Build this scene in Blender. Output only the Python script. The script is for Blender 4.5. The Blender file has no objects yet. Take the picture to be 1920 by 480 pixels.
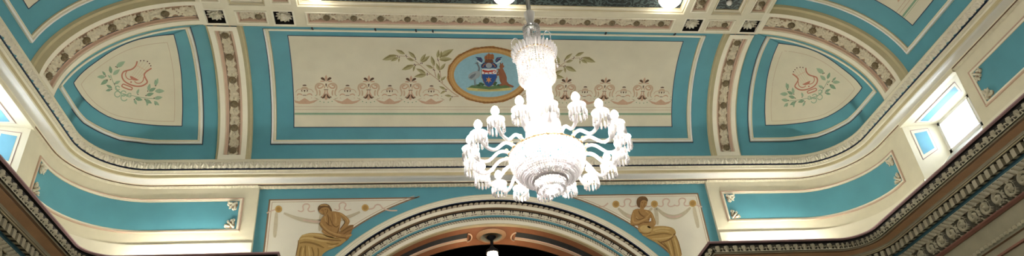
import bpy, math, random
import numpy as np
from mathutils import Matrix, Vector
random.seed(7)
PI = math.pi
SC = bpy.context.scene
COL = SC.collection
V = lambda *a: np.array(a, float)

# ------------------------------------------------------------------ room measures (metres)
D, W = 9.645, 5.82            # plane of the upper cornice on the end wall / side walls
RC = 0.8                      # plan radius of the cornice corner
CX, CY, CZ = 4.12, 8.2, 7.75  # springing frame of the cove
CA, CB, CH = 1.70, 1.445, 1.33
DD = 0.10                     # coves lie this far behind the rib faces
ZS = 9.08                     # soffit of the ceiling beams
EYE = V(-1.24815, 0, 1.6)

# ------------------------------------------------------------------ materials
def lin(c):
    c = c.lstrip('#'); r = [int(c[i:i + 2], 16) / 255 for i in (0, 2, 4)]
    return tuple((x / 12.92 if x <= .04045 else ((x + .055) / 1.055) ** 2.4) for x in r) + (1,)
MATS = {}
def mat(name, hexc, rough=.6, var=.06, scale=6, metal=0.0, bump=0.0, coat=0):
    m = bpy.data.materials.new(name); m.use_nodes = True
    nt = m.node_tree; b = nt.nodes['Principled BSDF']
    b.inputs['Roughness'].default_value = rough; b.inputs['Metallic'].default_value = metal
    tc = nt.nodes.new('ShaderNodeTexCoord'); nz = nt.nodes.new('ShaderNodeTexNoise')
    nz.inputs['Scale'].default_value = scale; nz.inputs['Detail'].default_value = 6
    nt.links.new(tc.outputs['Object'], nz.inputs['Vector'])
    cr = nt.nodes.new('ShaderNodeValToRGB'); c = lin(hexc)
    cr.color_ramp.elements[0].position = .3; cr.color_ramp.elements[1].position = .7
    cr.color_ramp.elements[0].color = tuple(x * (1 - var) for x in c[:3]) + (1,)
    cr.color_ramp.elements[1].color = tuple(min(1, x * (1 + var)) for x in c[:3]) + (1,)
    nt.links.new(nz.outputs['Fac'], cr.inputs['Fac']); nt.links.new(cr.outputs['Color'], b.inputs['Base Color'])
    if bump:
        bp = nt.nodes.new('ShaderNodeBump'); bp.inputs['Strength'].default_value = bump; bp.inputs['Distance'].default_value = .01
        n2 = nt.nodes.new('ShaderNodeTexNoise'); n2.inputs['Scale'].default_value = 40
        nt.links.new(tc.outputs['Object'], n2.inputs['Vector']); nt.links.new(n2.outputs['Fac'], bp.inputs['Height'])
        nt.links.new(bp.outputs['Normal'], b.inputs['Normal'])
    MATS[name] = m
    return m
mat('cream', 'DFD9BE', .5, .04); mat('cream_light', 'EDE8D2', .5, .03); mat('cream_tan', 'C6BA92', .55, .05)
mat('canvas_pale', 'E8E4D2', .75, .04, 3, bump=.1); mat('canvas', 'DDD8C0', .75, .05, 3, bump=.15); mat('blue', '5699A8', .6, .07, 2.5); mat('blue_light', '74B0CA', .6, .05)
mat('pink', 'CFB49D', .6, .06); mat('pink_dark', '93685A', .6, .08); mat('mauve', 'A58586', .6, .06); mat('orange', 'DDB48C', .6, .07)
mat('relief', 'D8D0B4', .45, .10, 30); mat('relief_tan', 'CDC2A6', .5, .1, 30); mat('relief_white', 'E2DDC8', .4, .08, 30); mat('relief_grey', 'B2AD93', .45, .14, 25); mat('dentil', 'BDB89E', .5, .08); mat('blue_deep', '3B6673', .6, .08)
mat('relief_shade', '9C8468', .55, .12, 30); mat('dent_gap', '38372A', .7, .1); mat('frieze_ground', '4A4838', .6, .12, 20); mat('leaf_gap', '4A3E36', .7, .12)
mat('boss', '75684B', .5, .25, 60); mat('black', '14120F', .7, .1); mat('line_navy', '23344F', .6, .05)
mat('drab', 'A6A188', .6, .08); mat('line_brown', '8A6E52', .6, .05); mat('brown', '9C6A4C', .5, .1); mat('slate', '3A3F42', .6, .15)
mat('stage', '0B0C10', .9, .3); mat('gold', 'B98A3E', .35, .1, 20, .6); mat('brass', '9A8560', .35, .1, 20, .7)
mat('white', 'F0EFE9', .4, .02); mat('grey_sill', 'B9BBB8', .5, .05); mat('steel', '9A9C94', .35, .05, 10, .5); mat('hook', '223038', .5, .1)
mat('floor', '5B4634', .5, .15, 2); mat('dado', 'B4AB8E', .6, .05)
P_ = dict(rose='C8A689', rose_pale='C9B294', umber='5E4632', sage='86A88A', sage_line='8EAA86', tanline='C3AC90', leaf='B0A97C', leaf_dark='8F8658', stem='C0AB8E', berry='5B3A34',
          lyre='BE7F68', lyre_pale='D8B79B', lyre_leaf='9CB597', lyre_leaf_dark='83A184', string='C9B08C', wreath='BE9558', wreath_dark='8D6232', wreath_light='CBA468', sky='8FBBC8',
          heraldic_blue='1F4C8C', heraldic_red='B8412C', heraldic_white='DDE0DE', star='D48A4A', emu='9AA3A8', emu_dark='6F787E', roo='8C5B3E', roo_dark='6A4230', ship='A5683C', ship_dark='704428', navy='2C3A66',
          grass='55764A', grass_dark='3B5B3C', ribbon='C9C07C', ochre='A8824C', ochre_light='BF9B62', ochre_mid='977243', ochre_dark='7A5930', ochre_deep='5F4526', hair='6E5130',
          garland='C9BFA2', garland_rose='D6BDA8', medal='C4A262', medal_dark='A98648', gown='B39356', gown_light='C9AD72', gown_dark='8C6E3A')
for k, c in P_.items(): mat('p_' + k, c, .75, .06, 25)
# dark patterned coffer paper
def coffer_mat():
    m = bpy.data.materials.new('coffer_paper'); m.use_nodes = True; nt = m.node_tree; b = nt.nodes['Principled BSDF']
    tc = nt.nodes.new('ShaderNodeTexCoord'); w = nt.nodes.new('ShaderNodeTexWave'); w.wave_type = 'RINGS'
    w.inputs['Scale'].default_value = 4; w.inputs['Distortion'].default_value = 14; w.inputs['Detail'].default_value = 2; w.inputs['Detail Scale'].default_value = 2.2
    nt.links.new(tc.outputs['Object'], w.inputs['Vector'])
    cr = nt.nodes.new('ShaderNodeValToRGB'); cr.color_ramp.elements[0].position = .45; cr.color_ramp.elements[1].position = .75
    cr.color_ramp.elements[0].color = lin('1B2426'); cr.color_ramp.elements[1].color = lin('4E5E5C')
    nt.links.new(w.outputs['Fac'], cr.inputs['Fac']); nt.links.new(cr.outputs['Color'], b.inputs['Base Color']); b.inputs['Roughness'].default_value = .6
    MATS['coffer_paper'] = m
coffer_mat()
def emis(name, hexc, s):
    m = bpy.data.materials.new(name); m.use_nodes = True; nt = m.node_tree; nt.nodes.clear()
    e = nt.nodes.new('ShaderNodeEmission'); e.inputs['Color'].default_value = lin(hexc); e.inputs['Strength'].default_value = s
    o = nt.nodes.new('ShaderNodeOutputMaterial'); nt.links.new(e.outputs[0], o.inputs[0]); MATS[name] = m
E_GLOBE, E_BULB, E_INNER, E_TUBE = 5, 135, 200, 75
E_FILL = 42
emis('globe_glow', 'FFF6EA', E_GLOBE); emis('fill_glow', 'FFF6EA', E_FILL); emis('bulb_glow', 'FFF6EC', E_BULB); emis('inner_glow', 'FFF6F0', E_INNER)
emis('tube_glow', 'FFF8EC', E_TUBE); emis('pendant_glow', 'FFE2BC', 25)
def crystal():
    m = bpy.data.materials.new('crystal'); m.use_nodes = True; nt = m.node_tree; nt.nodes.clear(); L = nt.links.new
    tr = nt.nodes.new('ShaderNodeBsdfTranslucent'); tr.inputs['Color'].default_value = (.93, .92, .92, 1)
    di = nt.nodes.new('ShaderNodeBsdfDiffuse'); di.inputs['Color'].default_value = (.80, .79, .79, 1)
    gl = nt.nodes.new('ShaderNodeBsdfGlossy'); gl.inputs['Roughness'].default_value = .12; gl.inputs['Color'].default_value = (.95, .95, .95, 1)
    tp = nt.nodes.new('ShaderNodeBsdfTransparent')
    a = nt.nodes.new('ShaderNodeMixShader'); a.inputs[0].default_value = .45; L(tr.outputs[0], a.inputs[1]); L(di.outputs[0], a.inputs[2])
    b = nt.nodes.new('ShaderNodeMixShader'); b.inputs[0].default_value = .3; L(a.outputs[0], b.inputs[1]); L(gl.outputs[0], b.inputs[2])
    c = nt.nodes.new('ShaderNodeMixShader'); c.inputs[0].default_value = .22; L(b.outputs[0], c.inputs[1]); L(tp.outputs[0], c.inputs[2])
    o = nt.nodes.new('ShaderNodeOutputMaterial'); L(c.outputs[0], o.inputs[0]); MATS['crystal'] = m
crystal()
def glass():
    m = bpy.data.materials.new('window_glass'); m.use_nodes = True; nt = m.node_tree; nt.nodes.clear(); L = nt.links.new
    tp = nt.nodes.new('ShaderNodeBsdfTransparent'); gl = nt.nodes.new('ShaderNodeBsdfGlossy'); gl.inputs['Roughness'].default_value = .05
    a = nt.nodes.new('ShaderNodeMixShader'); a.inputs[0].default_value = .06; L(tp.outputs[0], a.inputs[1]); L(gl.outputs[0], a.inputs[2])
    o = nt.nodes.new('ShaderNodeOutputMaterial'); L(a.outputs[0], o.inputs[0]); MATS['window_glass'] = m
glass()

# ------------------------------------------------------------------ mesh builder
class MB:
    def __init__(s): s.v = []; s.n = 0; s.f = []; s.m = []; s.sm = []
    def add(s, verts, faces, m, smooth=False):
        v = np.asarray(verts, float).reshape(-1, 3); s.v.append(v); o = s.n; s.n += len(v)
        for f in faces: s.f.append([i + o for i in f])
        s.m += [m] * len(faces); s.sm += [smooth] * len(faces)
    def grid(s, P, m, smooth=True, close=False):
        P = np.asarray(P, float); a, b = P.shape[:2]; fs = []
        for i in range(a - 1 + (1 if close else 0)):
            i2 = (i + 1) % a
            for j in range(b - 1): fs.append((i * b + j, i2 * b + j, i2 * b + j + 1, i * b + j + 1))
        s.add(P.reshape(-1, 3), fs, m, smooth)
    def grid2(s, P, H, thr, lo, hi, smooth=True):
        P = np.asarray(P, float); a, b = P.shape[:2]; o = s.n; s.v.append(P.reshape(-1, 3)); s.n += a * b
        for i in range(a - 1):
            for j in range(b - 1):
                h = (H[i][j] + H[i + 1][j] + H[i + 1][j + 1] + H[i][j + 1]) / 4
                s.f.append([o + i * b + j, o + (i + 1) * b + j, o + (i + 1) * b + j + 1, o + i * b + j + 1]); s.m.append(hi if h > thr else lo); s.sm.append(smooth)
    def box(s, x0, x1, y0, y1, z0, z1, m):
        v = [(x, y, z) for z in (z0, z1) for y in (y0, y1) for x in (x0, x1)]
        s.add(v, [(0, 2, 3, 1), (4, 5, 7, 6), (0, 1, 5, 4), (2, 6, 7, 3), (0, 4, 6, 2), (1, 3, 7, 5)], m)
    def lathe(s, prof, m, c=(0, 0, 0), n=20, smooth=True):
        P = [[(c[0] + r * math.cos(2 * PI * k / n), c[1] + r * math.sin(2 * PI * k / n), c[2] + z) for r, z in prof] for k in range(n)]
        s.grid(P, m, smooth, True)
    def tube(s, pts, rad, m, n=8, caps=True):
        pts = [V(*p) for p in pts]; rad = rad if hasattr(rad, '__len__') else [rad] * len(pts); R = []; up = None
        for i, p in enumerate(pts):
            t = pts[min(i + 1, len(pts) - 1)] - pts[max(i - 1, 0)]; t /= np.linalg.norm(t) + 1e-9
            if up is None:
                up = V(0, 0, 1) if abs(t[2]) < .9 else V(1, 0, 0)
            a = np.cross(t, up); a /= np.linalg.norm(a) + 1e-9; b = np.cross(a, t); up = b
            R.append([p + rad[i] * (a * math.cos(2 * PI * k / n) + b * math.sin(2 * PI * k / n)) for k in range(n + 1)])
        s.grid(R, m, True)
        if caps:
            s.add(R[0][:n], [tuple(range(n))], m); s.add(R[-1][:n], [tuple(range(n))], m)
    def ell(s, c, r, m, nu=10, nv=6, M=None, smooth=True):
        P = []
        for i in range(nu + 1):
            th = 2 * PI * i / nu; row = []
            for j in range(nv + 1):
                ph = -PI / 2 + PI * j / nv
                q = V(r[0] * math.cos(th) * math.cos(ph), r[1] * math.sin(th) * math.cos(ph), r[2] * math.sin(ph))
                if M is not None: q = M @ q
                row.append(V(*c) + q)
            P.append(row)
        s.grid(P, m, smooth)
    def bead(s, c, r, h, m):   # faceted crystal bead
        x, y, z = c
        v = [(x, y, z + h), (x + r, y, z), (x, y + r, z), (x - r, y, z), (x, y - r, z), (x, y, z - h)]
        s.add(v, [(0, 1, 2), (0, 2, 3), (0, 3, 4), (0, 4, 1), (5, 2, 1), (5, 3, 2), (5, 4, 3), (5, 1, 4)], m)
    def build(s, name, parent=None, mirror=False, origin=None):
        if not s.n: return None
        v = np.concatenate(s.v)
        if mirror: v = v * V(-1, 1, 1)
        if origin is not None: v = v - V(*origin)
        f = [x[::-1] for x in s.f] if mirror else s.f
        me = bpy.data.meshes.new(name); me.from_pydata(v.tolist(), [], f)
        names = []
        for m in s.m:
            if m not in names: names.append(m)
        for m in names: me.materials.append(MATS[m])
        ix = {m: i for i, m in enumerate(names)}
        me.polygons.foreach_set('material_index', [ix[m] for m in s.m]); me.polygons.foreach_set('use_smooth', s.sm)
        me.update(); o = bpy.data.objects.new(name, me); COL.objects.link(o)
        if parent is not None: o.parent = parent
        if origin is not None and parent is None: o.location = origin
        return o
def both(s, name, kind='structure'):   # left half and its twin on the right, one object
    m2 = MB(); v = np.concatenate(s.v)
    m2.v = [v, v * V(-1, 1, 1)]; m2.n = 2 * len(v); m2.f = s.f + [[i + len(v) for i in f[::-1]] for f in s.f]
    m2.m = s.m * 2; m2.sm = s.sm * 2
    o = m2.build(name)
    if kind: o['kind'] = kind
    return o
TRIM = [0]
def trim():
    TRIM[0] += 1; return 'trim_%d' % TRIM[0]
def struct(o): o['kind'] = 'structure'; return o
def thing(name, label, cat, loc=(0, 0, 0), group=None):
    o = bpy.data.objects.new(name, None); COL.objects.link(o); o.location = loc; o.empty_display_size = .1
    o['label'] = label; o['category'] = cat
    if group: o['group'] = group
    return o
def tag(o, label, cat, group=None):
    o['label'] = label; o['category'] = cat
    if group: o['group'] = group
    return o

# ------------------------------------------------------------------ plan path of the cornices (left half): s along o=0 line
Y0 = 4.4
L1 = (D - RC) - Y0; LA = RC * PI / 2; L2 = W - RC; LT = L1 + LA + L2
def path(s, o):
    if s <= L1: return V(-W - o, Y0 + s), V(-1, 0)
    if s <= L1 + LA:
        a = (s - L1) / RC; n = V(-math.cos(a), math.sin(a)); return V(-W + RC, D - RC) + n * (RC + o), n
    return V(-W + RC + (s - L1 - LA), D + o), V(0, 1)
def s_at_x(x): return L1 + LA + (x + W - RC)
def s_at_y(y): return y - Y0
def ssamples(s0, s1):
    out = [s0]
    for c in [L1 + LA * k / 12 for k in range(13)]:
        if s0 < c < s1: out.append(c)
    return out + [s1]
def sweep(mb, prof, mats, s0=0, s1=LT, smooth=True, front=None):
    # prof [(o,z)...]; mats one per segment; s0/s1 may be functions of o
    f0 = s0 if callable(s0) else (lambda o: s0); f1 = s1 if callable(s1) else (lambda o: s1)
    for (a, b), m in zip(zip(prof[:-1], prof[1:]), mats):
        if m is None: continue
        cols = []
        for (o, z) in (a, b):
            ss = ssamples(f0(0), f1(0)); ss[0] = f0(o); ss[-1] = f1(o)
            cols.append([(*path(q, o)[0], z) for q in ss])
        mb.grid(np.array(cols).transpose(1, 0, 2), m, smooth)
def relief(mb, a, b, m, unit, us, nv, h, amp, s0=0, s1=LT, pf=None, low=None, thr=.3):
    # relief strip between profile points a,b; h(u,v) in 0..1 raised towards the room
    f0 = s0 if callable(s0) else (lambda o: s0); f1 = s1 if callable(s1) else (lambda o: s1)
    L = f1((a[0] + b[0]) / 2) - f0((a[0] + b[0]) / 2); n = max(1, round(L / unit))
    dz, do = b[1] - a[1], b[0] - a[0]; ln = math.hypot(dz, do)
    no, nz = dz / ln, -do / ln              # towards the room (o decreasing) when dz<0
    if no > 0: no, nz = -no, -nz
    ul = []
    for k in range(n):
        for u in us: ul.append((k + u, u))
    ul.append((n, us[0])); vs = np.linspace(0, 1, nv + 1)
    P = np.zeros((len(ul), nv + 1, 3)); H = np.zeros((len(ul), nv + 1))
    for j, v in enumerate(vs):
        o = a[0] + do * v; z = a[1] + dz * v; p0, p1 = f0(o), f1(o)
        for i, (g, u) in enumerate(ul):
            H[i, j] = h(u, v); hh = amp * H[i, j]; s = p0 + (p1 - p0) * g / n
            q, _ = (pf or path)(s, o + no * hh); P[i, j] = (q[0], q[1], z + nz * hh)
    mb.grid2(P, H, thr, low or m, m, h is not h_dentil)
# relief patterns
sm = lambda e0, e1, x: (lambda t: t * t * (3 - 2 * t))(min(1, max(0, (x - e0) / (e1 - e0))))
def h_shell(u, v):
    x, y = (u - .5) / .43, (v - .12) / .8
    r = math.hypot(x, y - .45); th = math.atan2(x, y + .25)
    a = max(0, 1 - r * r) ** .5 * (.62 + .38 * math.cos(th * 9)) if r < 1 else 0
    d = math.exp(-((min(u, 1 - u)) / .05) ** 2) * (.9 - .5 * v)
    return max(a, d)
def h_egg(u, v):
    x, y = (u - .5) / .26, (v - .45) / .42; r = math.hypot(x, y)
    a = math.sqrt(max(0, 1 - r * r)); rim = math.exp(-((r - 1.35) / .16) ** 2) * .75
    d = math.exp(-((min(u, 1 - u)) / .045) ** 2) * sm(1, .2, v)
    return max(a, rim, d)
def h_anthem(u, v):
    x, y = (u - .5) / .33, (v - .35) / .6; r = math.hypot(x, y)
    a = math.sqrt(max(0, 1 - r * r)) * (.75 + .25 * math.cos(8 * math.atan2(x, y + .6)))
    w = abs((min(u, 1 - u)) - .07 * (1 - v)); d = math.exp(-(w / .035) ** 2) * .8 * sm(.1, .4, v)
    base = sm(.78, .9, v) * .7
    return max(a, d, base)
def h_bead(u, v):
    return math.sqrt(max(0, 1 - ((u - .5) / .46) ** 2 - ((v - .5) / .5) ** 2))
def h_bead2(u, v):
    x = u - .15 * v; return math.sqrt(max(0, 1 - ((x - .42) / .40) ** 2 - ((v - .5) / .56) ** 2))
def h_tongue(u, v):
    w = abs(((u + .45 * v) % 1) - .5) * 2; return (1 - w ** 3) * (.55 + .45 * v)
def h_rope(u, v): return abs(math.sin(PI * (u + v * .6)))
def h_dentil(u, v): return 1.0 if u < .56 else 0.0
US_D = [0, .555, .565, .99]
def spiral(x, y, turns=1.5, r0=1.0, sgn=1):
    r = math.hypot(x, y); th = math.atan2(y, x) * sgn
    if r > r0: return 0
    ph = (r / r0 * turns - th / (2 * PI)) % 1
    return (.35 + .65 * abs(math.cos(PI * ph))) * (1 - .3 * r / r0)
def h_scroll(u, v):   # two scrolls and a rosette per unit
    x = u * 2.2; y = (v - .5) * 1.0
    a = spiral(x - .55, y, 1.6, .50, 1); b = spiral(x - 1.65, y, 1.6, .50, -1)
    r = math.hypot(x - .55, y); ro = (.6 + .4 * math.cos(6 * math.atan2(y, x - .55))) * math.exp(-(r / .16) ** 2) * 1.2
    lf = math.exp(-(((x - 1.1)) / .09) ** 2) * (.6 + .4 * math.cos(y * 30)) * .8
    lobes = .25 * max(0, math.cos(x * 11)) * sm(.3, .5, abs(y))
    return min(1.2, max(a, b, ro, lf) + lobes)
def h_acanthus(u, v):  # rib / beam ornament between bosses
    x, y = u, v - .5; h = 0
    for cx, sg, k in ((.27, 1, 1), (.73, 1, -1)):
        dx, dy = (x - cx) / .26, y * k / .42; r = math.hypot(dx, dy); th = math.atan2(dy, dx)
        if r < 1.05:
            ph = (r * 1.25 - sg * th / (2 * PI)) % 1; ridge = abs(math.cos(PI * ph)) ** .8
            h = max(h, (.25 + .75 * ridge) * (.72 + .28 * math.cos(th * 11 + r * 5)))
        for a in range(7):
            t = a / 7 * 2 * PI; qx, qy = dx - 1.0 * math.cos(t), dy - .95 * math.sin(t); h = max(h, .85 * math.exp(-(qx * qx + qy * qy) / .035))
    r = math.hypot((x - .5) / .16, y / .34); h = max(h, math.exp(-r * r) * (.55 + .45 * math.cos(7 * math.atan2(y, x - .5))))
    return h
US = lambda n: [k / n for k in range(n)]

# ------------------------------------------------------------------ the cove: one surface
def gauge(u, v, a, b, r):
    if u < 1e-7 and v < 1e-7: return 0.
    if u / a >= v / b and v / (u / a) <= b - r: return u / a
    if v / b > u / a and u / (v / b) <= a - r: return v / b
    A_, B_ = a - r, b - r; qa = u * u + v * v; qb = -2 * (u * A_ + v * B_); qc = A_ * A_ + B_ * B_ - r * r
    return 2 * qa / (-qb + math.sqrt(max(qb * qb - 4 * qa * qc, 0)))
def Fcove(X, d=DD):
    u = max(abs(X[0]) - CX, 0); v = max(X[1] - CY, 0); z = max(X[2] - CZ, 0)
    g = gauge(u, v, CA + d, CB + d, RC + d); return g * g + (z / (CH + d)) ** 2 - 1
def Fnorm(F, X):
    e = 1e-4; g = V(*[(F(X + e * k) - F(X - e * k)) / (2 * e) for k in (V(1, 0, 0), V(0, 1, 0), V(0, 0, 1))]); return g, np.linalg.norm(g)
def onto(F, X, h=0):
    X = V(*X)
    for _ in range(3):
        g, n = Fnorm(F, X); X = X - g * (F(X) / (n * n))
    g, n = Fnorm(F, X); return X - g / n * h, -g / n
# a line of sight, to carry tracings of the painted work onto the surfaces they are painted on
FPX, PCX, PCY = 1375.2409, 960.0, 278.198
yaw, pit, rol = 0.16276989, 0.57533990, -0.09475359
_fw = V(math.sin(yaw) * math.cos(pit), math.cos(yaw) * math.cos(pit), math.sin(pit))
_r = V(math.cos(yaw), -math.sin(yaw), 0); _u = np.cross(_r, _fw)
CR = _r * math.cos(rol) + _u * math.sin(rol); CU = -_r * math.sin(rol) + _u * math.cos(rol)
def trace(F, px, py, t0=6., t1=15.):
    d = _fw + CR * (px - PCX) / FPX - CU * (py - PCY) / FPX; d /= np.linalg.norm(d); a = t0; b = t0
    while b < t1:
        b = a + .25
        if F(EYE + d * b) >= 0: break
        a = b
    for _ in range(26):
        m = (a + b) / 2
        if F(EYE + d * m) < 0: a = m
        else: b = m
    return EYE + d * a
YR = 9.95
Frec = lambda X: X[1] - YR
class Paint:
    """flat painted work on a surface F; tracings in a magnified view (origin ox,oy, scale k)"""
    def __init__(s, F, ox=0, oy=0, k=1, lift=.003, xf=None): s.F, s.ox, s.oy, s.k, s.lift, s.xf = F, ox, oy, k, lift, xf; s.mb = MB(); s.lay = 0
    def pt(s, x, y, h=None):
        X = trace(s.F, s.ox + x / s.k, s.oy + y / s.k)
        if s.xf: X = s.xf(X)
        g, n = Fnorm(s.F, X); return X - g / n * (s.lift + s.lay * .0012 if h is None else h)
    def poly(s, pts, m, smooth=0, grow=None):
        if smooth: pts = chaikin(pts, smooth)
        P = [s.pt(*p) for p in pts]; c = s.pt(sum(p[0] for p in pts) / len(pts), sum(p[1] for p in pts) / len(pts)) if grow is None else s.pt(*grow)
        n = len(P); M_ = [(P[i] + c) / 2 for i in range(n)]
        # keep the inner ring on the surface too
        M_ = [onto(s.F, q, s.lift + s.lay * .0012)[0] for q in M_] if s.F is not Frec else M_
        fs = [(i, (i + 1) % n, n + (i + 1) % n, n + i) for i in range(n)] + [(n + i, n + (i + 1) % n, 2 * n) for i in range(n)]
        s.mb.add(P + M_ + [c], fs, m)
    def ngon(s, pts, m, smooth=0):
        if smooth: pts = chaikin(pts, smooth)
        P = [s.pt(*p) for p in pts]; s.mb.add(P, earclip(pts), m)
    def ell(s, x, y, rx, ry, m, n=14, rot=0): s.poly([(x + rx * math.cos(2 * PI * k / n) * math.cos(rot) - ry * math.sin(2 * PI * k / n) * math.sin(rot), y + rx * math.cos(2 * PI * k / n) * math.sin(rot) + ry * math.sin(2 * PI * k / n) * math.cos(rot)) for k in range(n)], m)
    def stroke(s, pts, w, m, sm_=2, taper=0):
        if sm_: pts = chaikin(pts, sm_, False)
        n = len(pts); Lp, Rp = [], []
        for i, (x, y) in enumerate(pts):
            x0, y0 = pts[max(0, i - 1)]; x1, y1 = pts[min(n - 1, i + 1)]; l = math.hypot(x1 - x0, y1 - y0) + 1e-9
            nx, ny = -(y1 - y0) / l, (x1 - x0) / l; ww = w / 2 * (1 - taper * abs(2 * i / (n - 1) - 1) ** 2 if taper > 0 else 1)
            if taper < 0: ww = w / 2 * (1 + taper * i / (n - 1))
            Lp.append(s.pt(x + nx * ww, y + ny * ww)); Rp.append(s.pt(x - nx * ww, y - ny * ww))
        s.mb.grid(np.array([Lp, Rp]), m, False)
    def leaf(s, a, b, m, w=.3, m2=None):
        (x0, y0), (x1, y1) = a, b; dx, dy = x1 - x0, y1 - y0; nx, ny = -dy * w, dx * w
        s.poly([(x0, y0), (x0 + dx * .2 + nx * .35, y0 + dy * .2 + ny * .35), (x0 + dx * .45 + nx * .5, y0 + dy * .45 + ny * .5), (x0 + dx * .75 + nx * .32, y0 + dy * .75 + ny * .32), (x1, y1),
                (x0 + dx * .75 - nx * .32, y0 + dy * .75 - ny * .32), (x0 + dx * .45 - nx * .5, y0 + dy * .45 - ny * .5), (x0 + dx * .2 - nx * .35, y0 + dy * .2 - ny * .35)], m)
        if m2:
            s.lay += 1
            s.poly([(x0, y0), (x0 + dx * .45 + nx * .48, y0 + dy * .45 + ny * .48), (x1, y1), (x0 + dx * .5 + nx * .05, y0 + dy * .5 + ny * .05)], m2); s.lay -= 1
def chaikin(p, n, closed=True):
    for _ in range(n):
        q = []; N = len(p)
        for i in range(N if closed else N - 1):
            a, b = p[i], p[(i + 1) % N]; q += [(a[0] * .75 + b[0] * .25, a[1] * .75 + b[1] * .25), (a[0] * .25 + b[0] * .75, a[1] * .25 + b[1] * .75)]
        p = q if closed else [p[0]] + q + [p[-1]]
    return p
def earclip(P):
    idx = list(range(len(P))); A = sum(P[i][0] * P[(i + 1) % len(P)][1] - P[(i + 1) % len(P)][0] * P[i][1] for i in idx)
    if A < 0: idx.reverse()
    cr = lambda a, b, c: (b[0] - a[0]) * (c[1] - a[1]) - (b[1] - a[1]) * (c[0] - a[0]); out = []; guard = 0
    while len(idx) > 3 and guard < 9999:
        ok = False
        for k in range(len(idx)):
            i, j, l = idx[k - 1], idx[k], idx[(k + 1) % len(idx)]; guard += 1
            if cr(P[i], P[j], P[l]) <= 1e-12: continue
            if any(cr(P[i], P[j], P[q]) >= 0 and cr(P[j], P[l], P[q]) >= 0 and cr(P[l], P[i], P[q]) >= 0 for q in idx if q not in (i, j, l)): continue
            out.append((i, j, l)); idx.pop(k); ok = True; break
        if not ok: break
    out.append(tuple(idx[:3])) if len(idx) >= 3 else None
    return out
def ribbon(mb, F, pts, prof, mats, closed=True, sub=.12):
    """moulding of profile [(w,h)] following 3D points on F (w to the left of travel seen from the room), mitred"""
    P = [V(*p) for p in pts]; Q = []; N = len(P)
    for i in range(N if closed else N - 1):
        a, b = P[i], P[(i + 1) % N]; n = max(1, int(np.linalg.norm(b - a) / sub))
        for k in range(n): Q.append(onto(F, a + (b - a) * k / n)[0])
    if not closed: Q.append(P[-1])
    N = len(Q); rows = []
    for i in range(N):
        p = Q[i]; a = Q[i - 1] if (closed or i > 0) else Q[i]; b = Q[(i + 1) % N] if (closed or i < N - 1) else Q[i]
        g, n = Fnorm(F, p); nr = -g / n
        t0 = p - a; t1 = b - p
        if np.linalg.norm(t0) < 1e-9: t0 = t1
        if np.linalg.norm(t1) < 1e-9: t1 = t0
        t0 /= np.linalg.norm(t0); t1 /= np.linalg.norm(t1)
        s0 = np.cross(nr, t0); s1 = np.cross(nr, t1); s0 /= np.linalg.norm(s0); s1 /= np.linalg.norm(s1)
        sd = s0 + s1; sd /= np.linalg.norm(sd); k = min(2.5, 1 / max(.3, float(sd @ s0)))
        rows.append([p + sd * (w * k) + nr * h for w, h in prof])
    R = np.array(rows)
    for j, m in enumerate(mats):
        if m: mb.grid(R[:, j:j + 2], m, False, closed)

# ================================================================== THE SETTING
def arcP(c, th, h):      # end cove, x=c
    return V(c, CY + (CB + DD - h) * math.cos(th), CZ + (CH + DD - h) * math.sin(th))
def arcS(c, th, h):      # side cove (left), y=c
    return V(-(CX + (CA + DD - h) * math.cos(th)), c, CZ + (CH + DD - h) * math.sin(th))
# cove shells
def anchor(p):
    if p[1] <= CY: return V(-CX, p[1])
    if p[0] <= -CX: return V(-CX, CY)
    return V(p[0], CY)
def shell(ss, name):
    mb = MB(); R = []
    for s in ss:
        p, _ = path(s, DD); a = anchor(p); R.append([(*(a + (p - a) * math.cos(t)), CZ + (CH + DD) * math.sin(t)) for t in [-.04] + list(np.linspace(0, PI / 2, 25))])
    mb.grid(R, 'blue'); return both(mb, name)
shell([-10.4, -6, -2, 0, 1, 2, 3, s_at_y(CY)], 'ceiling_side_cove')
shell(sorted([s_at_y(CY), s_at_x(-CX)] + [L1] + [L1 + LA * k / 20 for k in range(21)] + list(np.linspace(s_at_y(CY), L1, 5)[1:-1]) + list(np.linspace(L1 + LA, s_at_x(-CX), 4)[1:-1])), 'ceiling_corner_cove')
shell([s_at_x(-CX), s_at_x(-3), s_at_x(-1.5), s_at_x(0)], 'ceiling_end_cove')

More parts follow.
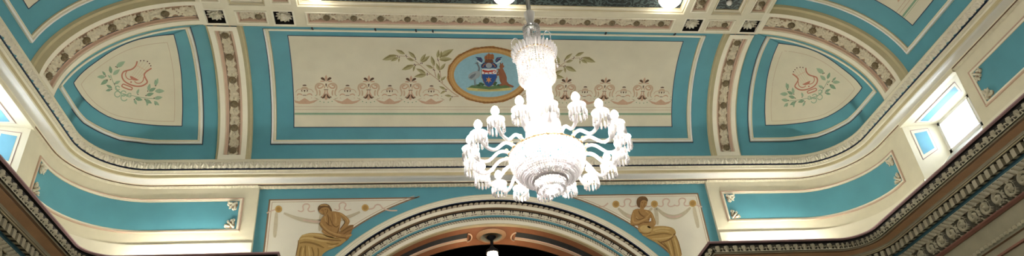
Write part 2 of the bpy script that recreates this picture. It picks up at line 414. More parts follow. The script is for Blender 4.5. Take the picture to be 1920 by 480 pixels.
# ribs of the cove with pierced foliage and seed-head bosses
def make_boss(P, n, r=.058):
    mb = MB(); z = V(*n); x = np.cross(z, V(0, 0, 1)); x = x / np.linalg.norm(x) if np.linalg.norm(x) > .1 else V(1, 0, 0); y = np.cross(z, x)
    M = np.array([x, y, z]).T
    mb.ell((0, 0, 0), (r, r, r * .55), 'boss', 12, 6, M)
    for k in range(8):
        a = 2 * PI * k / 8; mb.ell(M @ V(r * .62 * math.cos(a), r * .62 * math.sin(a), r * .33), (r * .2,) * 3, 'boss', 6, 4)
    mb.ell(M @ V(0, 0, r * .5), (r * .24,) * 3, 'boss', 6, 4)
    me = mb.build('boss'); me.location = P; return me
def rib(fn, c0, c1, ths, mir, name):
    w = .1 if fn is arcS else .06
    cs = [(c0 - w, 0), (c0 - w * .8, .035), (c0 - w * .45, .045), (c0 - w * .2, .075), (c0, .1), (c0 + .072, .1), (c0 + .08, .088), (c0 + .095, .085), (c0 + .105, .058), (c0 + .12, .05)]
    ms = ['cream_tan', 'cream_tan', 'cream_tan', 'cream_tan', 'cream_light', 'cream', 'pink', 'pink', 'pink']
    mid = (c0 + c1) / 2; mc = [(2 * mid - c, h) for c, h in cs][::-1]
    T = np.linspace(-.02, PI / 2 + .02, 34); t0, t1 = .075, PI / 2 - .045
    root = bpy.data.objects.new(name, None); COL.objects.link(root); root['kind'] = 'structure'
    mb = MB()
    for L_, ms_ in ((cs, ms), (mc, ms[::-1])):
        for (a, ha), (b, hb), m in zip(L_[:-1], L_[1:], ms_):
            mb.grid([[fn(a, t, ha), fn(b, t, hb)] for t in T], m, False)
    for ta, tb in ((-.02, t0), (t1, PI / 2 + .02)):     # solid ends of the channel
        mb.grid([[fn(cs[5][0], t, .1), fn(mc[4][0], t, .1)] for t in (ta, tb)], 'cream_light', False)
        e = t0 if ta < 0 else t1
        mb.grid([[fn(cs[5][0], e, h), fn(mc[4][0], e, h)] for h in (.1, .05)], 'pink', False)
    mb.build('moulding', root, mir)
    # foliage
    mb = MB(); nb = len(ths); a0, a1 = cs[-1][0], mc[0][0]; nu, nv = 30, 14; R = []; H = []
    seg = [t0] + [(p + q) / 2 for p, q in zip(ths[:-1], ths[1:])] + [t1]
    for k in range(nb):
        for i in range(nu):
            u = i / nu; t = seg[k] + (seg[k + 1] - seg[k]) * u
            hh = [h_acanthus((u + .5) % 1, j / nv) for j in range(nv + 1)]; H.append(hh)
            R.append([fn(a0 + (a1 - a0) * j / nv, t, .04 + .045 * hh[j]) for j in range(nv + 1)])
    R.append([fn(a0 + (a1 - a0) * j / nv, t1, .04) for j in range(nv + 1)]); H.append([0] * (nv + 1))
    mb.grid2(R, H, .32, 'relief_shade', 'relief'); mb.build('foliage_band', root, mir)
    for t in ths:
        P = fn(mid, t, .075); n = fn(mid, t, .2) - fn(mid, t, 0); n /= np.linalg.norm(n)
        if mir: P = P * V(-1, 1, 1); n = n * V(-1, 1, 1)
        make_boss(P, n).parent = root
rd = math.radians
for mir in (False, True):
    rib(arcP, -CX, -3.72, [rd(8 + 15 * k) for k in range(6)], mir, 'ceiling_rib')
    rib(arcS, 7.68, 8.13, [rd(t) for t in (8, 22, 36, 49.5, 62, 73.5)], mir, 'ceiling_rib')
    rib(arcS, 4.45, 4.90, [rd(t) for t in (8, 22, 36, 49.5, 62, 73.5)], mir, 'ceiling_rib')

# ceiling grid: soffit of beams with sunk panels, coffers between
holes = []   # (x0,x1,y0,y1,kind)
sq = .128
XS = [(-3.97, 7.965), (-3.035, 7.975), (3.035, 7.975), (3.97, 7.965)]
rows = [(7.74, 8.15), (4.45, 4.86), (1.2, 1.61), (-2.1, -1.69), (-5.4, -4.99)]
for r0, r1 in rows:
    ym = (r0 + r1) / 2 + .025
    for x in (-3.97, -3.035, 3.035, 3.97): holes.append((x - sq, x + sq, ym - sq, ym + sq, 'rose'))
    for x0, x1 in ((-3.66, -3.28), (-2.70, 2.70), (3.28, 3.66)): holes.append((x0, x1, ym - .10, ym + .10, 'panel'))
for (a0, a1), (b0, b1) in zip(rows[1:], rows[:-1]):
    for x in (-3.97, -3.035, 3.035, 3.97): holes.append((x - .105, x + .105, a1 + .1, b0 - .08, 'panel'))
    holes.append((-2.82, 2.82, a1, b0, 'coffer'))
    for sg in (-1, 1):
        x0, x1 = sorted((sg * 3.25, sg * 3.74)); n = 3; st = (b0 - a1 - .2) / n
        holes.append((x0, x1, b0 - .62, b0, 'coffer')); holes.append((x0, x1, a1, b0 - .98, 'coffer')); holes.append((x0 + .06, x1 - .06, b0 - .90, b0 - .70, 'panel'))
mb = MB()
xs = sorted({-4.16, 4.16} | {round(h[i], 4) for h in holes for i in (0, 1)}); ys = sorted({-6., 8.15} | {round(h[i], 4) for h in holes for i in (2, 3)})
for i in range(len(xs) - 1):
    j = 0
    while j < len(ys) - 1:
        xm = (xs[i] + xs[i + 1]) / 2; f = lambda jj: any(h[0] < xm < h[1] and h[2] < (ys[jj] + ys[jj + 1]) / 2 < h[3] for h in holes)
        if f(j): j += 1; continue
        k = j
        while k + 1 < len(ys) - 1 and not f(k + 1): k += 1
        mb.add([(xs[i], ys[j], ZS), (xs[i + 1], ys[j], ZS), (xs[i + 1], ys[k + 1], ZS), (xs[i], ys[k + 1], ZS)], [(0, 3, 2, 1)], 'cream'); j = k + 1
for sg in (-1, 1): mb.box(sg * 4.16 - .003, sg * 4.16 + .003, -6, 8.15, ZS, ZS + .12, 'cream')
mb.box(-4.16, 4.16, 8.147, 8.153, ZS, ZS + .12, 'cream')
def ringstep(mb, r, ins0, z0, ins1, z1, m):
    a = [(r[0] + ins0, r[2] + ins0, z0), (r[1] - ins0, r[2] + ins0, z0), (r[1] - ins0, r[3] - ins0, z0), (r[0] + ins0, r[3] - ins0, z0)]
    b = [(r[0] + ins1, r[2] + ins1, z1), (r[1] - ins1, r[2] + ins1, z1), (r[1] - ins1, r[3] - ins1, z1), (r[0] + ins1, r[3] - ins1, z1)]
    mb.add(a + b, [(k, (k + 1) % 4, 4 + (k + 1) % 4, 4 + k) for k in range(4)], m)
def floorq(mb, r, ins, z, m): mb.add([(r[0] + ins, r[2] + ins, z), (r[1] - ins, r[2] + ins, z), (r[1] - ins, r[3] - ins, z), (r[0] + ins, r[3] - ins, z)], [(0, 3, 2, 1)], m)
boss_spots = []
for r in holes:
    if r[4] == 'rose':
        ringstep(mb, r, -.03, ZS - .006, 0, ZS - .004, 'cream_light'); ringstep(mb, r, 0, ZS - .006, 0, ZS + .07, 'black'); floorq(mb, r, 0, ZS + .07, 'black')
        for k in range(4): pass
    elif r[4] == 'panel':
        ringstep(mb, r, -.032, ZS - .005, -.028, ZS - .012, 'cream_light'); ringstep(mb, r, -.028, ZS - .012, -.008, ZS - .008, 'cream_light'); ringstep(mb, r, -.008, ZS - .008, 0, ZS + .012, 'cream')
        ringstep(mb, r, 0, ZS + .012, .012, ZS + .02, 'pink'); ringstep(mb, r, .012, ZS + .02, .02, ZS + .055, 'pink')
        # foliage with seed heads along the longer side
        lx, ly = r[1] - r[0] - .04, r[3] - r[2] - .04; alongx = lx > ly; L = max(lx, ly); n = max(1, round(L / .387)); near = r[3] > 5.2
        nu, nv = (30, 14) if near else (6, 4); R = []; H = []
        for i in range(n * nu + 1):
            u = i / nu; row = []
            for j in range(nv + 1):
                v = j / nv; hh = min(1.1, h_acanthus((u + .15) % 1, v)); z = ZS + .06 - .05 * hh; H.append(hh)
                row.append((r[0] + .02 + lx * i / (n * nu), r[2] + .02 + ly * v, z) if alongx else (r[0] + .02 + lx * v, r[2] + .02 + ly * i / (n * nu), z))
            R.append(row)
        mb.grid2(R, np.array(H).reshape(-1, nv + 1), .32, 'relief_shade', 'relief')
        for k in range(n):
            f = (k + .62 + (.14 if n == 1 else 0)) / n
            if near: boss_spots.append((r[0] + .02 + lx * f, r[2] + .02 + ly / 2) if alongx else (r[0] + .02 + lx / 2, r[2] + .02 + ly * f))
    else:
        ringstep(mb, r, 0, ZS, .012, ZS + .018, 'cream'); ringstep(mb, r, .012, ZS + .018, .028, ZS + .022, 'cream_tan'); ringstep(mb, r, .028, ZS + .022, .036, ZS + .045, 'cream')
        ringstep(mb, r, .036, ZS + .045, .058, ZS + .049, 'cream_light'); ringstep(mb, r, .058, ZS + .049, .064, ZS + .065, 'cream_tan'); floorq(mb, r, .064, ZS + .065, 'coffer_paper')
ceil = bpy.data.objects.new('ceiling', None); COL.objects.link(ceil); ceil['kind'] = 'structure'
mb.build('beam_grid', ceil)
for x, y in boss_spots: make_boss(V(x, y, ZS + .012), (0, 0, -1), .05).parent = ceil

# roof slab over everything (keeps daylight out)
mb = MB(); mb.box(-7.2, 7.2, -6.3, 11.2, 9.5, 9.6, 'cream'); struct(mb.build('ceiling_slab'))

# ---------------- upper cornice
mb = MB(); S0 = -10.4
prof = [(.06, 7.765), (-.018, 7.762), (-.028, 7.745), (-.022, 7.712), (-.004, 7.705)]
sweep(mb, prof, ['cream_tan', 'cream', 'cream', 'cream'], S0)
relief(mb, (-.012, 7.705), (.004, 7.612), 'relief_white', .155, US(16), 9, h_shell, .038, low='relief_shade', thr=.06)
sweep(mb, [(-.012, 7.705), (.004, 7.612)], ['relief_white'], S0, 0)
sweep(mb, [(.004, 7.612), (.045, 7.612), (.045, 7.596), (.012, 7.592)], ['line_navy', 'line_navy', 'cream'], S0)  # groove faces coloured dark, shadow put into the paint
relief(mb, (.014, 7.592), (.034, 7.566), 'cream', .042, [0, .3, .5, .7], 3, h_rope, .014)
sweep(mb, [(.014, 7.592), (.034, 7.566)], ['cream'], S0, 0)
sweep(mb, [(.034, 7.566), (.036, 7.548), (.048, 7.535), (.052, 7.49), (.066, 7.482)], ['cream_light', 'cream_light', 'cream_tan', 'cream'], S0)  # upright face tan: its shade is put into the colour
sweep(mb, [(.066, 7.482), (.10, 7.474), (.205, 7.470), (.212, 7.458), (.236, 7.457), (.244, 7.452)], ['white', 'white', 'cream_light', 'line_brown', 'black'], S0)  # soffit whitened and groove blackened: lamp light and shadow put into the colours
xr = -3.535
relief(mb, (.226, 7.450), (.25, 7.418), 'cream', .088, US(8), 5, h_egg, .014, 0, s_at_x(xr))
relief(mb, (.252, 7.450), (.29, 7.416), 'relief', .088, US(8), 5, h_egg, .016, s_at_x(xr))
sweep(mb, [(.23, 7.450), (.25, 7.418)], ['cream'], S0, 0)
sweep(mb, [(.205, 7.470), (.32, 7.465)], ['cream'], s_at_x(xr))
both(mb, trim())

# ---------------- attic wall
WIN = (7.0, 8.32)
mb = MB()
AP = [(.25, 7.47), (.25, 6.50), (.212, 6.49), (.212, 6.0)]
for a, b in ((S0, s_at_y(WIN[0])), (s_at_y(WIN[1]), s_at_x(-3.52))): sweep(mb, AP, ['cream', 'cream_light', 'cream_light'], a, b)
mb.add([(-3.52, D + .25, 7.47), (-3.52, D + .33, 7.47), (-3.52, D + .33, 6.0), (-3.52, D + .212, 6.0), (-3.52, D + .212, 6.49), (-3.52, D + .25, 6.5)], [(0, 1, 2, 3, 4, 5)], 'cream')
# window reveals (left; mirrored)
xo, xi = -6.07, -6.47; y0, y1 = WIN; yi0, yi1 = 7.36, 8.10; zt, zi, zb, zbi = 7.415, 7.31, 6.46, 6.80
mb.add([(xo, y1, zt), (xi, yi1, zi), (xi, yi1, zbi), (xo, y1, 6.0)], [(0, 1, 2, 3)], 'cream_light')
mb.add([(xo, y0, zt), (xi, yi0, zi), (xi, yi0, zbi), (xo, y0, 6.0)], [(0, 3, 2, 1)], 'cream_light')
mb.add([(xo, y0, zt), (xo, y1, zt), (xi, yi1, zi), (xi, yi0, zi)], [(0, 3, 2, 1)], 'cream_light')
mb.add([(-6.0, y0, 6.30), (-6.0, y1, 6.30), (xi, yi1, zbi), (xi, yi0, zbi)], [(0, 1, 2, 3)], 'grey_sill')
mb.add([(-6.0, y0, 6.30), (-6.0, y1, 6.30), (-6.0, y1, 6.0), (-6.0, y0, 6.0)], [(0, 1, 2, 3)], 'cream_light')
mb.box(-6.1, -6.03, y0, y1, 7.40, 7.47, 'cream')
# painted panels of the reveals
def bil(q, u, v): a, b, c, d = [V(*p) for p in q]; return (a * (1 - u) + b * u) * (1 - v) + (d * (1 - u) + c * u) * v
far = [(xo, y1, zt), (xi, yi1, zi), (xi, yi1, zbi), (xo, y1, 6.45)]; nearq = [(xo, y0, zt), (xi, yi0, zi), (xi, yi0, zbi), (xo, y0, 6.45)]; top = [(xo, y0, zt), (xo, y1, zt), (xi, yi1, zi), (xi, yi0, zi)]
for q, n, us, vs in ((far, V(.1, -.85, 0), (.25, .62), (.16, .60)), (nearq, V(.1, .85, 0), (.25, .62), (.16, .60)), (top, V(.2, 0, -1), (.12, .88), (.38, .62))):
    n = n / np.linalg.norm(n)
    for e, h, m in ((.075, .004, 'mauve'), (.062, .006, 'cream_light'), (0, .008, 'blue_light')):
        eu = e if us[0] > .2 else e * .5; ev = e if us[0] > .2 else e * 1.6
        mb.add([bil(q, u, v) + n * h for u, v in ((us[0] - eu, vs[0] - ev), (us[1] + eu, vs[0] - ev), (us[1] + eu, vs[1] + ev), (us[0] - eu, vs[1] + ev))], [(0, 1, 2, 3)], m)
both(mb, 'wall_attic')
def window(n, mir):
    root = bpy.data.objects.new('window_%d' % n, None); COL.objects.link(root); root['kind'] = 'structure'
    mb = MB(); x0, x1 = -6.53, -6.46; f = .045
    mb.box(x0, x1, yi0 - .02, yi0 + f, zbi - .02, zi + .02, 'white'); mb.box(x0, x1, yi1 - f, yi1 + .02, zbi - .02, zi + .02, 'white')
    mb.box(x0, x1, yi0, yi1, zi - f, zi + .02, 'white'); mb.box(x0, x1, yi0, yi1, zbi - .02, zbi + f, 'white')
    mb.box(x0 + .02, x1 + .012, yi0 + f, yi0 + f + .015, zbi + f, zi - f, 'white'); mb.box(x0 + .02, x1 + .012, yi1 - f - .015, yi1 - f, zbi + f, zi - f, 'white')
    mb.build('window_frame', root, mir)
    g = MB(); g.add([(-6.50, yi0 + f, zbi + f), (-6.50, yi1 - f, zbi + f), (-6.50, yi1 - f, zi - f), (-6.50, yi0 + f, zi - f)], [(0, 1, 2, 3)], 'window_glass'); g.build('window_pane', root, mir)
window(1, False); window(2, True)
# attic panels: frame moulding and blue field
def Fat(X, o=.25):
    r = RC + o; u = max(abs(X[0]) - (W + o - r), 0); v = max(X[1] - (D + o - r), 0); return math.hypot(u, v) - r
def attic_frame(mb, sa, sb, z0, z1):
    ss = ssamples(sa, sb); pts = [(*path(s, .25)[0], z1) for s in ss] + [(*path(s, .25)[0], z0) for s in ss[::-1]]
    return pts
def inward(pts, F, prof):
    c = sum(V(*p) for p in pts) / len(pts); k = len(pts) // 2 - 1; p = V(*pts[k]); t = V(*pts[k + 1]) - V(*pts[k - 1]); g, n = Fnorm(F, p); sd = np.cross(-g / n, t)
    return prof if sd @ (c - p) > 0 else [(-w, h) for w, h in prof]
APROF = [(0, 0), (.004, .018), (.018, .024), (.024, .014), (.05, .010), (.054, .004), (.058, 0)]
AM = ['pink', 'pink', 'pink', 'cream_light', 'cream_tan', 'pink']
mb = MB()
for sa, sb in ((s_at_y(8.69), s_at_x(-3.72)), (s_at_y(4.6), s_at_y(6.83))):
    z0, z1 = 6.68, 7.245; pts = attic_frame(mb, sa, sb, z0, z1)
    ribbon(mb, Fat, pts, inward(pts, Fat, APROF), AM)
    sweep(mb, [(.246, z1 - .055), (.246, z0 + .04)], ['blue'], sa + .055, sb - .055)
both(mb, trim())

# ---------------- lower entablature
mb = MB()
xe = lambda o: s_at_x(-3.43 - o); PROF = [(-.20, 6.032), (-.405, 6.034), (-.424, 6.030), (-.424, 6.016), (-.40, 6.003), (-.362, 6.002), (-.362, 5.972)]
PM = ['cream', 'mauve', 'mauve', 'mauve', 'black', 'black']  # black undercut: the groove's shadow painted into the profile
P2 = [(-.35, 5.878), (-.34, 5.87), (-.345, 5.86), (-.325, 5.855), (-.32, 5.862), (-.315, 5.85), (-.20, 5.83), (-.185, 5.815), (-.19, 5.80), (-.172, 5.795), (-.172, 5.785), (-.155, 5.782)]
M2 = ['relief_grey', 'drab', 'line_brown', 'orange', 'line_brown', 'orange', 'drab', 'drab', 'drab', 'cream_tan', 'drab']
P3 = [(-.155, 5.782), (-.105, 5.778), (-.105, 5.665), (-.085, 5.655), (-.082, 5.632)]
P4 = [(-.03, 5.578), (-.038, 5.572), (-.034, 5.562), (-.02, 5.560)]
P5 = [(-.012, 5.35), (-.035, 5.342), (-.03, 5.325), (.0, 5.30), (.02, 5.30), (.02, 5.09)]
P6 = [(.0, 5.03), (.0, 5.01), (.03, 5.0), (.03, 4.92), (.01, 4.91), (.01, 4.885), (.04, 4.88), (.04, 4.70)]
def entab(mb, f0, f1, pf, near=True):
    def sw(p, m):
        for (a, b), mm in zip(zip(p[:-1], p[1:]), m):
            cols = []
            for o, z in (a, b):
                s0_, s1_ = f0(o), f1(o); ss = ssamples(f0(0), f1(0)) if pf is path else [0, 1]; ss = list(ss); ss[0] = s0_; ss[-1] = s1_
                cols.append([(*pf(q, o)[0], z) for q in ss])
            mb.grid(np.array(cols).transpose(1, 0, 2), mm, False)
    sw(PROF, PM); sw(P2, M2); sw(P3, ['dent_gap', 'dent_gap', 'blue_deep', 'blue_deep']); sw(P4, ['relief_grey', 'cream_tan', 'line_brown'])  # gaps between dentils coloured dark, painting in the shadow between the blocks
    sw(P5, ['pink_dark', 'pink_dark', 'pink_dark', 'line_brown', 'drab']); sw(P6, ['drab', 'line_brown', 'drab', 'pink_dark', 'pink_dark', 'pink_dark', 'drab'])
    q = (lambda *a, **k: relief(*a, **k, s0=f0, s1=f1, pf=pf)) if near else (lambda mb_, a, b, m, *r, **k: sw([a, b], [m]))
    q(mb, (-.355, 5.972), (-.345, 5.878), 'relief_grey', .135, US(20), 10, h_anthem, .05, low='dent_gap', thr=.36)
    q(mb, (-.098, 5.772), (-.098, 5.668), 'dentil', .118, US_D, 1, h_dentil, .06)
    # dentil undersides
    q(mb, (-.157, 5.668), (-.106, 5.666), 'dentil', .118, US_D, 1, h_dentil, .001, low='dent_gap', thr=.5)
    q(mb, (-.082, 5.632), (-.03, 5.578), 'relief_grey', .085, US(8), 5, h_tongue, .04, low='dent_gap', thr=.2)
    q(mb, (-.02, 5.560), (-.012, 5.352), 'relief_grey', .46, US(46), 18, h_scroll, .07, low='frieze_ground', thr=.46)
    q(mb, (.02, 5.09), (.0, 5.03), 'relief_grey', .075, US(8), 5, h_tongue, .035, low='dent_gap', thr=.25)
entab(mb, lambda o: 0, xe, path)
# plain run behind the camera and the return at the pier
entab(mb, lambda o: S0, lambda o: 0, path, False)
def ret(s, o): return V(-3.43 - o, D + s), V(1, 0)
entab(mb, lambda o: o, lambda o: .33, ret)
both(mb, trim())
# ledge on top of the entablature
mb = MB(); sweep(mb, [(.30, 6.031), (-.41, 6.033)], ['cream'], S0, xe); mb.add([(-3.43 + .41, D - .41, 6.033), (-3.43, D - .41, 6.033), (-3.43, D + .33, 6.033), (-3.43 + .41, D + .33, 6.033)], [(0, 1, 2, 3)], 'cream'); both(mb, trim())
# walls below
mb = MB(); sweep(mb, [(.04, 4.72), (.04, 0)], ['dado'], S0, s_at_x(-3.43)); mb.add([(-3.43, D + .04, 0), (-3.43, D + .4, 0), (-3.43, D + .4, 4.72), (-3.43, D + .04, 4.72)], [(0, 1, 2, 3)], 'dado')
both(mb, 'wall_lower')
mb = MB(); mb.box(-7, 7, -6.2, -6.0, 0, 9.5, 'dado'); struct(mb.build('wall_back'))
mb = MB(); mb.box(-7, 7, -6.2, 14.2, -.1, 0, 'floor'); struct(mb.build('floor'))
mb = MB()   # outer skin keeps the daylight to the windows
mb.box(-6.75, -6.72, -6.2, 6.9, 0, 9.5, 'drab'); mb.box(-6.75, -6.72, 8.6, 11.2, 0, 9.5, 'drab'); mb.box(-6.75, -6.72, 6.9, 8.6, 7.6, 9.5, 'drab'); mb.box(-6.75, -6.72, 6.9, 8.6, 0, 6.5, 'drab')
mb.box(-6.75, -6.3, 6.88, 6.9, 6.0, 7.9, 'drab'); mb.box(-6.75, -6.3, 8.6, 8.62, 6.0, 7.9, 'drab'); mb.box(-6.75, -6.45, 6.88, 8.6, 7.55, 7.6, 'drab'); mb.box(-6.75, -6.5, 6.88, 8.6, 6.5, 6.55, 'drab')
mb.box(-6.75, -3.4, 11.15, 11.2, 0, 9.5, 'drab'); mb.box(-6.75, 0, 10.75, 10.8, 7.5, 9.5, 'drab')
both(mb, 'wall_outer')

# ---------------- end wall with the great arch
AZ, AR = 3.967, 3.296
def cp(R, y, f): return (R * math.cos(f), y, AZ + R * math.sin(f))
mb = MB(); F_ = np.linspace(0, PI, 97); R = []
for f in F_:
    c, s_ = math.cos(f), math.sin(f); k = min(3.54 / max(abs(c), 1e-6), (7.48 - AZ) / max(s_, 1e-6)); R.append([cp(AR - .02, YR, f), cp(max(k, AR), YR, f)])
mb.grid(R, 'blue', False)
# corner fill between radial samples
for sg in (-1, 1):
    mb.add([(sg * 3.54, YR, AZ), (sg * 3.2, YR, AZ), (sg * 3.2, YR, 0), (sg * 3.54, YR, 0)], [(0, 1, 2, 3)], 'cream')
struct(mb.build('wall_end'))
mb = MB(); F_ = np.linspace(0, PI, 121)
AP_ = [(3.30, 9.952), (3.296, 9.915), (3.27, 9.90), (3.255, 9.905), (3.245, 9.895), (3.215, 9.895), (3.205, 9.90), (3.193, 9.905), (3.190, 9.925), (3.186, 9.93)]
AM_ = ['cream', 'cream', 'cream_light', 'cream_tan', 'cream_light', 'cream', 'cream_light', 'line_navy', 'line_navy']
def rev(p, m):
    for (a, b), mm in zip(zip(p[:-1], p[1:]), m): mb.grid([[cp(a[0], a[1], f), cp(b[0], b[1], f)] for f in F_], mm, False)
rev(AP_, AM_)
rev([(3.142, 9.955), (3.135, 9.95), (3.095, 9.965), (3.088, 9.97), (3.086, 10.03), (3.07, 10.03)], ['cream_light', 'cream_light', 'cream', 'line_brown', 'black'])
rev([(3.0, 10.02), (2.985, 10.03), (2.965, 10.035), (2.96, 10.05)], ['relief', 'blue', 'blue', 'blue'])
rev([(2.922, 10.06), (2.915, 10.055), (2.87, 10.075), (2.855, 10.085), (2.853, 10.16)], ['cream', 'cream_light', 'cream_tan', 'cream_tan', 'brown'][:4])
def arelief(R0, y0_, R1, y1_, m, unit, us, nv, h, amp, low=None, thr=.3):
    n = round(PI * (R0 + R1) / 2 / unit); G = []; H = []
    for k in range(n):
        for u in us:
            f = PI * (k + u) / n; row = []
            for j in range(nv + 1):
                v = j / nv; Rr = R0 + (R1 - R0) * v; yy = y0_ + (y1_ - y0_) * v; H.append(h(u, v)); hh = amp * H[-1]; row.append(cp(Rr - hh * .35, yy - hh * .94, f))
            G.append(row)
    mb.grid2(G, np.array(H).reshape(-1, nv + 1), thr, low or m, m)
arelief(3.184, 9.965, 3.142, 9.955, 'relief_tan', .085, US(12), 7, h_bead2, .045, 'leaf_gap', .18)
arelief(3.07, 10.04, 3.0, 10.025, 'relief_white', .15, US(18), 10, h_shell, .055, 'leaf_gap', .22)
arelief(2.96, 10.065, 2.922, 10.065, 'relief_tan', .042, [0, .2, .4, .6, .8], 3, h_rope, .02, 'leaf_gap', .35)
struct(mb.build(trim()))
# soffit of the arch: brown bands, sunk slate panels broken by a roundel at the crown
mb = MB(); YS0, YS1 = 10.16, 10.72; R_ = 2.852
def softy(ya, yb, Ra, Rb, m, fa=0, fb=PI, n=120): mb.grid([[cp(Ra, ya, fa + (fb - fa) * k / n), cp(Rb, yb, fa + (fb - fa) * k / n)] for k in range(n + 1)], m, False)
softy(YS0 - .01, YS0 + .14, R_, R_ - .005, 'brown'); softy(YS1 - .16, YS1, R_ - .012, R_ - .03, 'brown'); softy(YS1, YS1 + .02, R_ - .03, R_ + .3, 'stage')
gap = .135
for fa, fb in ((0, PI / 2 - gap), (PI / 2 + gap, PI)):
    softy(YS0 + .14, YS0 + .145, R_ - .005, R_ + .003, 'brown', fa, fb); softy(YS0 + .145, YS0 + .32, R_ + .003, R_ + .0, 'slate', fa, fb); softy(YS0 + .32, YS0 + .325, R_ + .0, R_ - .012, 'pink', fa, fb)
    softy(YS0 + .325, YS0 + .36, R_ - .012, R_ - .02, 'pink', fa, fb); softy(YS0 + .36, YS1 - .16, R_ - .02, R_ - .012, 'canvas', fa, fb)
softy(YS0 + .14, YS1 - .16, R_ - .005, R_ - .012, 'brown', PI / 2 - gap, PI / 2 + gap, 8)
for sg in (-1, 1):     # scooped ends of the panels round the roundel
    pts = [(sg * (.385 - .07 * math.cos(a)), YS0 + .26 + .14 * math.sin(a), AZ + math.sqrt((R_ - .02) ** 2 - .15) - .006) for a in np.linspace(-1.5, 1.5, 13)]
    mb.tube(pts, .012, 'pink', 6)
struct(mb.build(trim()))
mb = MB(); c = (0, 10.44, AZ + R_ - .012)
mb.lathe([(.0, -.012), (.075, -.012), (.085, -.03), (.10, -.02), (.16, -.018), (.175, -.04), (.19, -.04), (.205, -.012), (.235, -.01), (.245, 0)], 'orange', c, 32)
rl = MB(); rl.lathe([(.098, -.024), (.102, -.030), (.158, -.024), (.168, -.030)], 'cream', c, 32); o_ = struct(mb.build(trim())); rl.build('bead_ring', o_)
# the dark stage beyond
mb = MB()
mb.box(-6.5, 6.5, 13.9, 14, 0, 8.2, 'stage'); mb.box(-6.5, 6.5, 10.8, 14, 8.1, 8.2, 'stage'); mb.box(-6.5, -6.4, 10.8, 14, 0, 8.2, 'stage'); mb.box(6.4, 6.5, 10.8, 14, 0, 8.2, 'stage')
G = []
for f in np.linspace(0, PI, 97):
    c_, s_ = math.cos(f), math.sin(f); k = min(6.4 / max(abs(c_), 1e-6), (8.15 - AZ) / max(s_, 1e-6)); G.append([cp(R_ - .03, YS1 + .02, f), cp(k, YS1 + .02, f)])
mb.grid(G, 'stage', False); struct(mb.build('wall_stage'))

# ================================================================== RAISED FRAMES AND PAINTED WORK OF THE COVE
def cylE(x, th, h=0): return arcP(x, th, h)
FP = [(0, 0), (.002, .030), (.010, .038), (.028, .034), (.036, .020), (.050, .024), (.064, .016), (.070, .004), (.072, 0)]
FM = ['cream_light', 'white', 'white', 'cream_light', 'cream', 'cream_light', 'cream_tan', 'cream_tan']
FT = [(0, 0), (.002, .012), (.034, .012), (.038, 0)]; FTM = ['cream_light', 'cream_light', 'cream']
def frame(pts, mir, parent=None, thin=None):
    # pts closed; thin = run of points (taken open) carrying only a slim fillet
    mb = MB()
    if thin is None: ribbon(mb, Fcove, pts, inward(pts, Fcove, FP), FM, sub=.07)
    else:
        ribbon(mb, Fcove, pts, inward(pts, Fcove, FP), FM, closed=False, sub=.07)
        full = pts + thin; pr = inward(full, Fcove, FT)
        ribbon(mb, Fcove, thin, pr, FTM, closed=False, sub=.07)
    return mb.build('frame_moulding' if parent else trim(), parent, mir)
tE0, tE1 = math.asin(.33 / 1.43), math.acos(.10 / 1.545); tT = math.acos(.105 / 1.545)
pE = [tuple(arcP(-3.38, t, 0)) for t in np.linspace(tE0, tE1, 16)] + [tuple(arcP(3.38, t, 0)) for t in np.linspace(tE1, tE0, 16)]
pE = pE[16:] + pE[:16]; struct(frame(pE, False, None, [tuple(arcP(-3.38, tT, 0)), tuple(arcP(-1.7, tT, 0)), tuple(arcP(0, tT, 0)), tuple(arcP(1.7, tT, 0)), tuple(arcP(3.38, tT, 0))]))
def navy(pts, mir=False):  # dark line painted along the frame's outer edge where its cast shadow falls
    mb = MB(); pr = inward(pts, Fcove, [(-.014, .0015), (.001, .0025)]); ribbon(mb, Fcove, pts, pr, ['line_navy'], closed=False, sub=.07); struct(mb.build(trim(), None, mir))
navy(pE)
tS1 = math.acos(.07 / 1.8)
for ya, yb in ((5.18, 7.40),):
    pS = [tuple(arcS(yb, t, 0)) for t in np.linspace(tE0 - .02, tS1, 16)] + [tuple(arcS(ya, t, 0)) for t in np.linspace(tS1, tE0 - .02, 16)]
    for mir in (False, True): struct(frame(pS, mir)); navy(pS[:16][::-1], mir)
# lyre-panel frames in the corner coves (traced)
lyr = [(357, 49), (364, 80), (370, 110), (375, 145), (379, 180), (379.5, 225), (378, 270.5), (330, 270), (287, 268), (255, 265.5), (225, 261), (187, 250.5), (156, 231), (134, 204), (123, 186), (114, 169),
       (127, 147), (142, 127), (160, 111.5), (177, 100), (203, 84), (230, 70), (255, 62), (280, 56), (301, 52), (323, 50)]
def push(q, dx, dy): return q
LY = [tuple(trace(Fcove, *q)) for q in lyr]
# square the frame up: constant x on the rib side, constant z below, constant y on the side-rib side
def sq_(P, k):
    x, y, z = P
    if k <= 6: x = -4.395
    if 6 <= k <= 15: z = 8.085 if k < 10 else (8.06 if k < 12 else 8.042)
    if k >= 15 or k == 0: y = 8.275
    return tuple(onto(Fcove, (x, y, z))[0])
LY = [sq_(P, k) for k, P in enumerate(LY)]
LY2 = LY[:16]; LYT = LY[15:] + [LY[0]]
for mir in (False, True): struct(frame(LY2, mir, None, LYT)); navy(LY[:14], mir)

def cyl_patch(mb, fn, a0, a1, t0, t1, m, na=2, nt=18, h=.004):
    mb.grid([[fn(a0 + (a1 - a0) * i / na, t0 + (t1 - t0) * j / nt, h) for j in range(nt + 1)] for i in range(na + 1)], m)
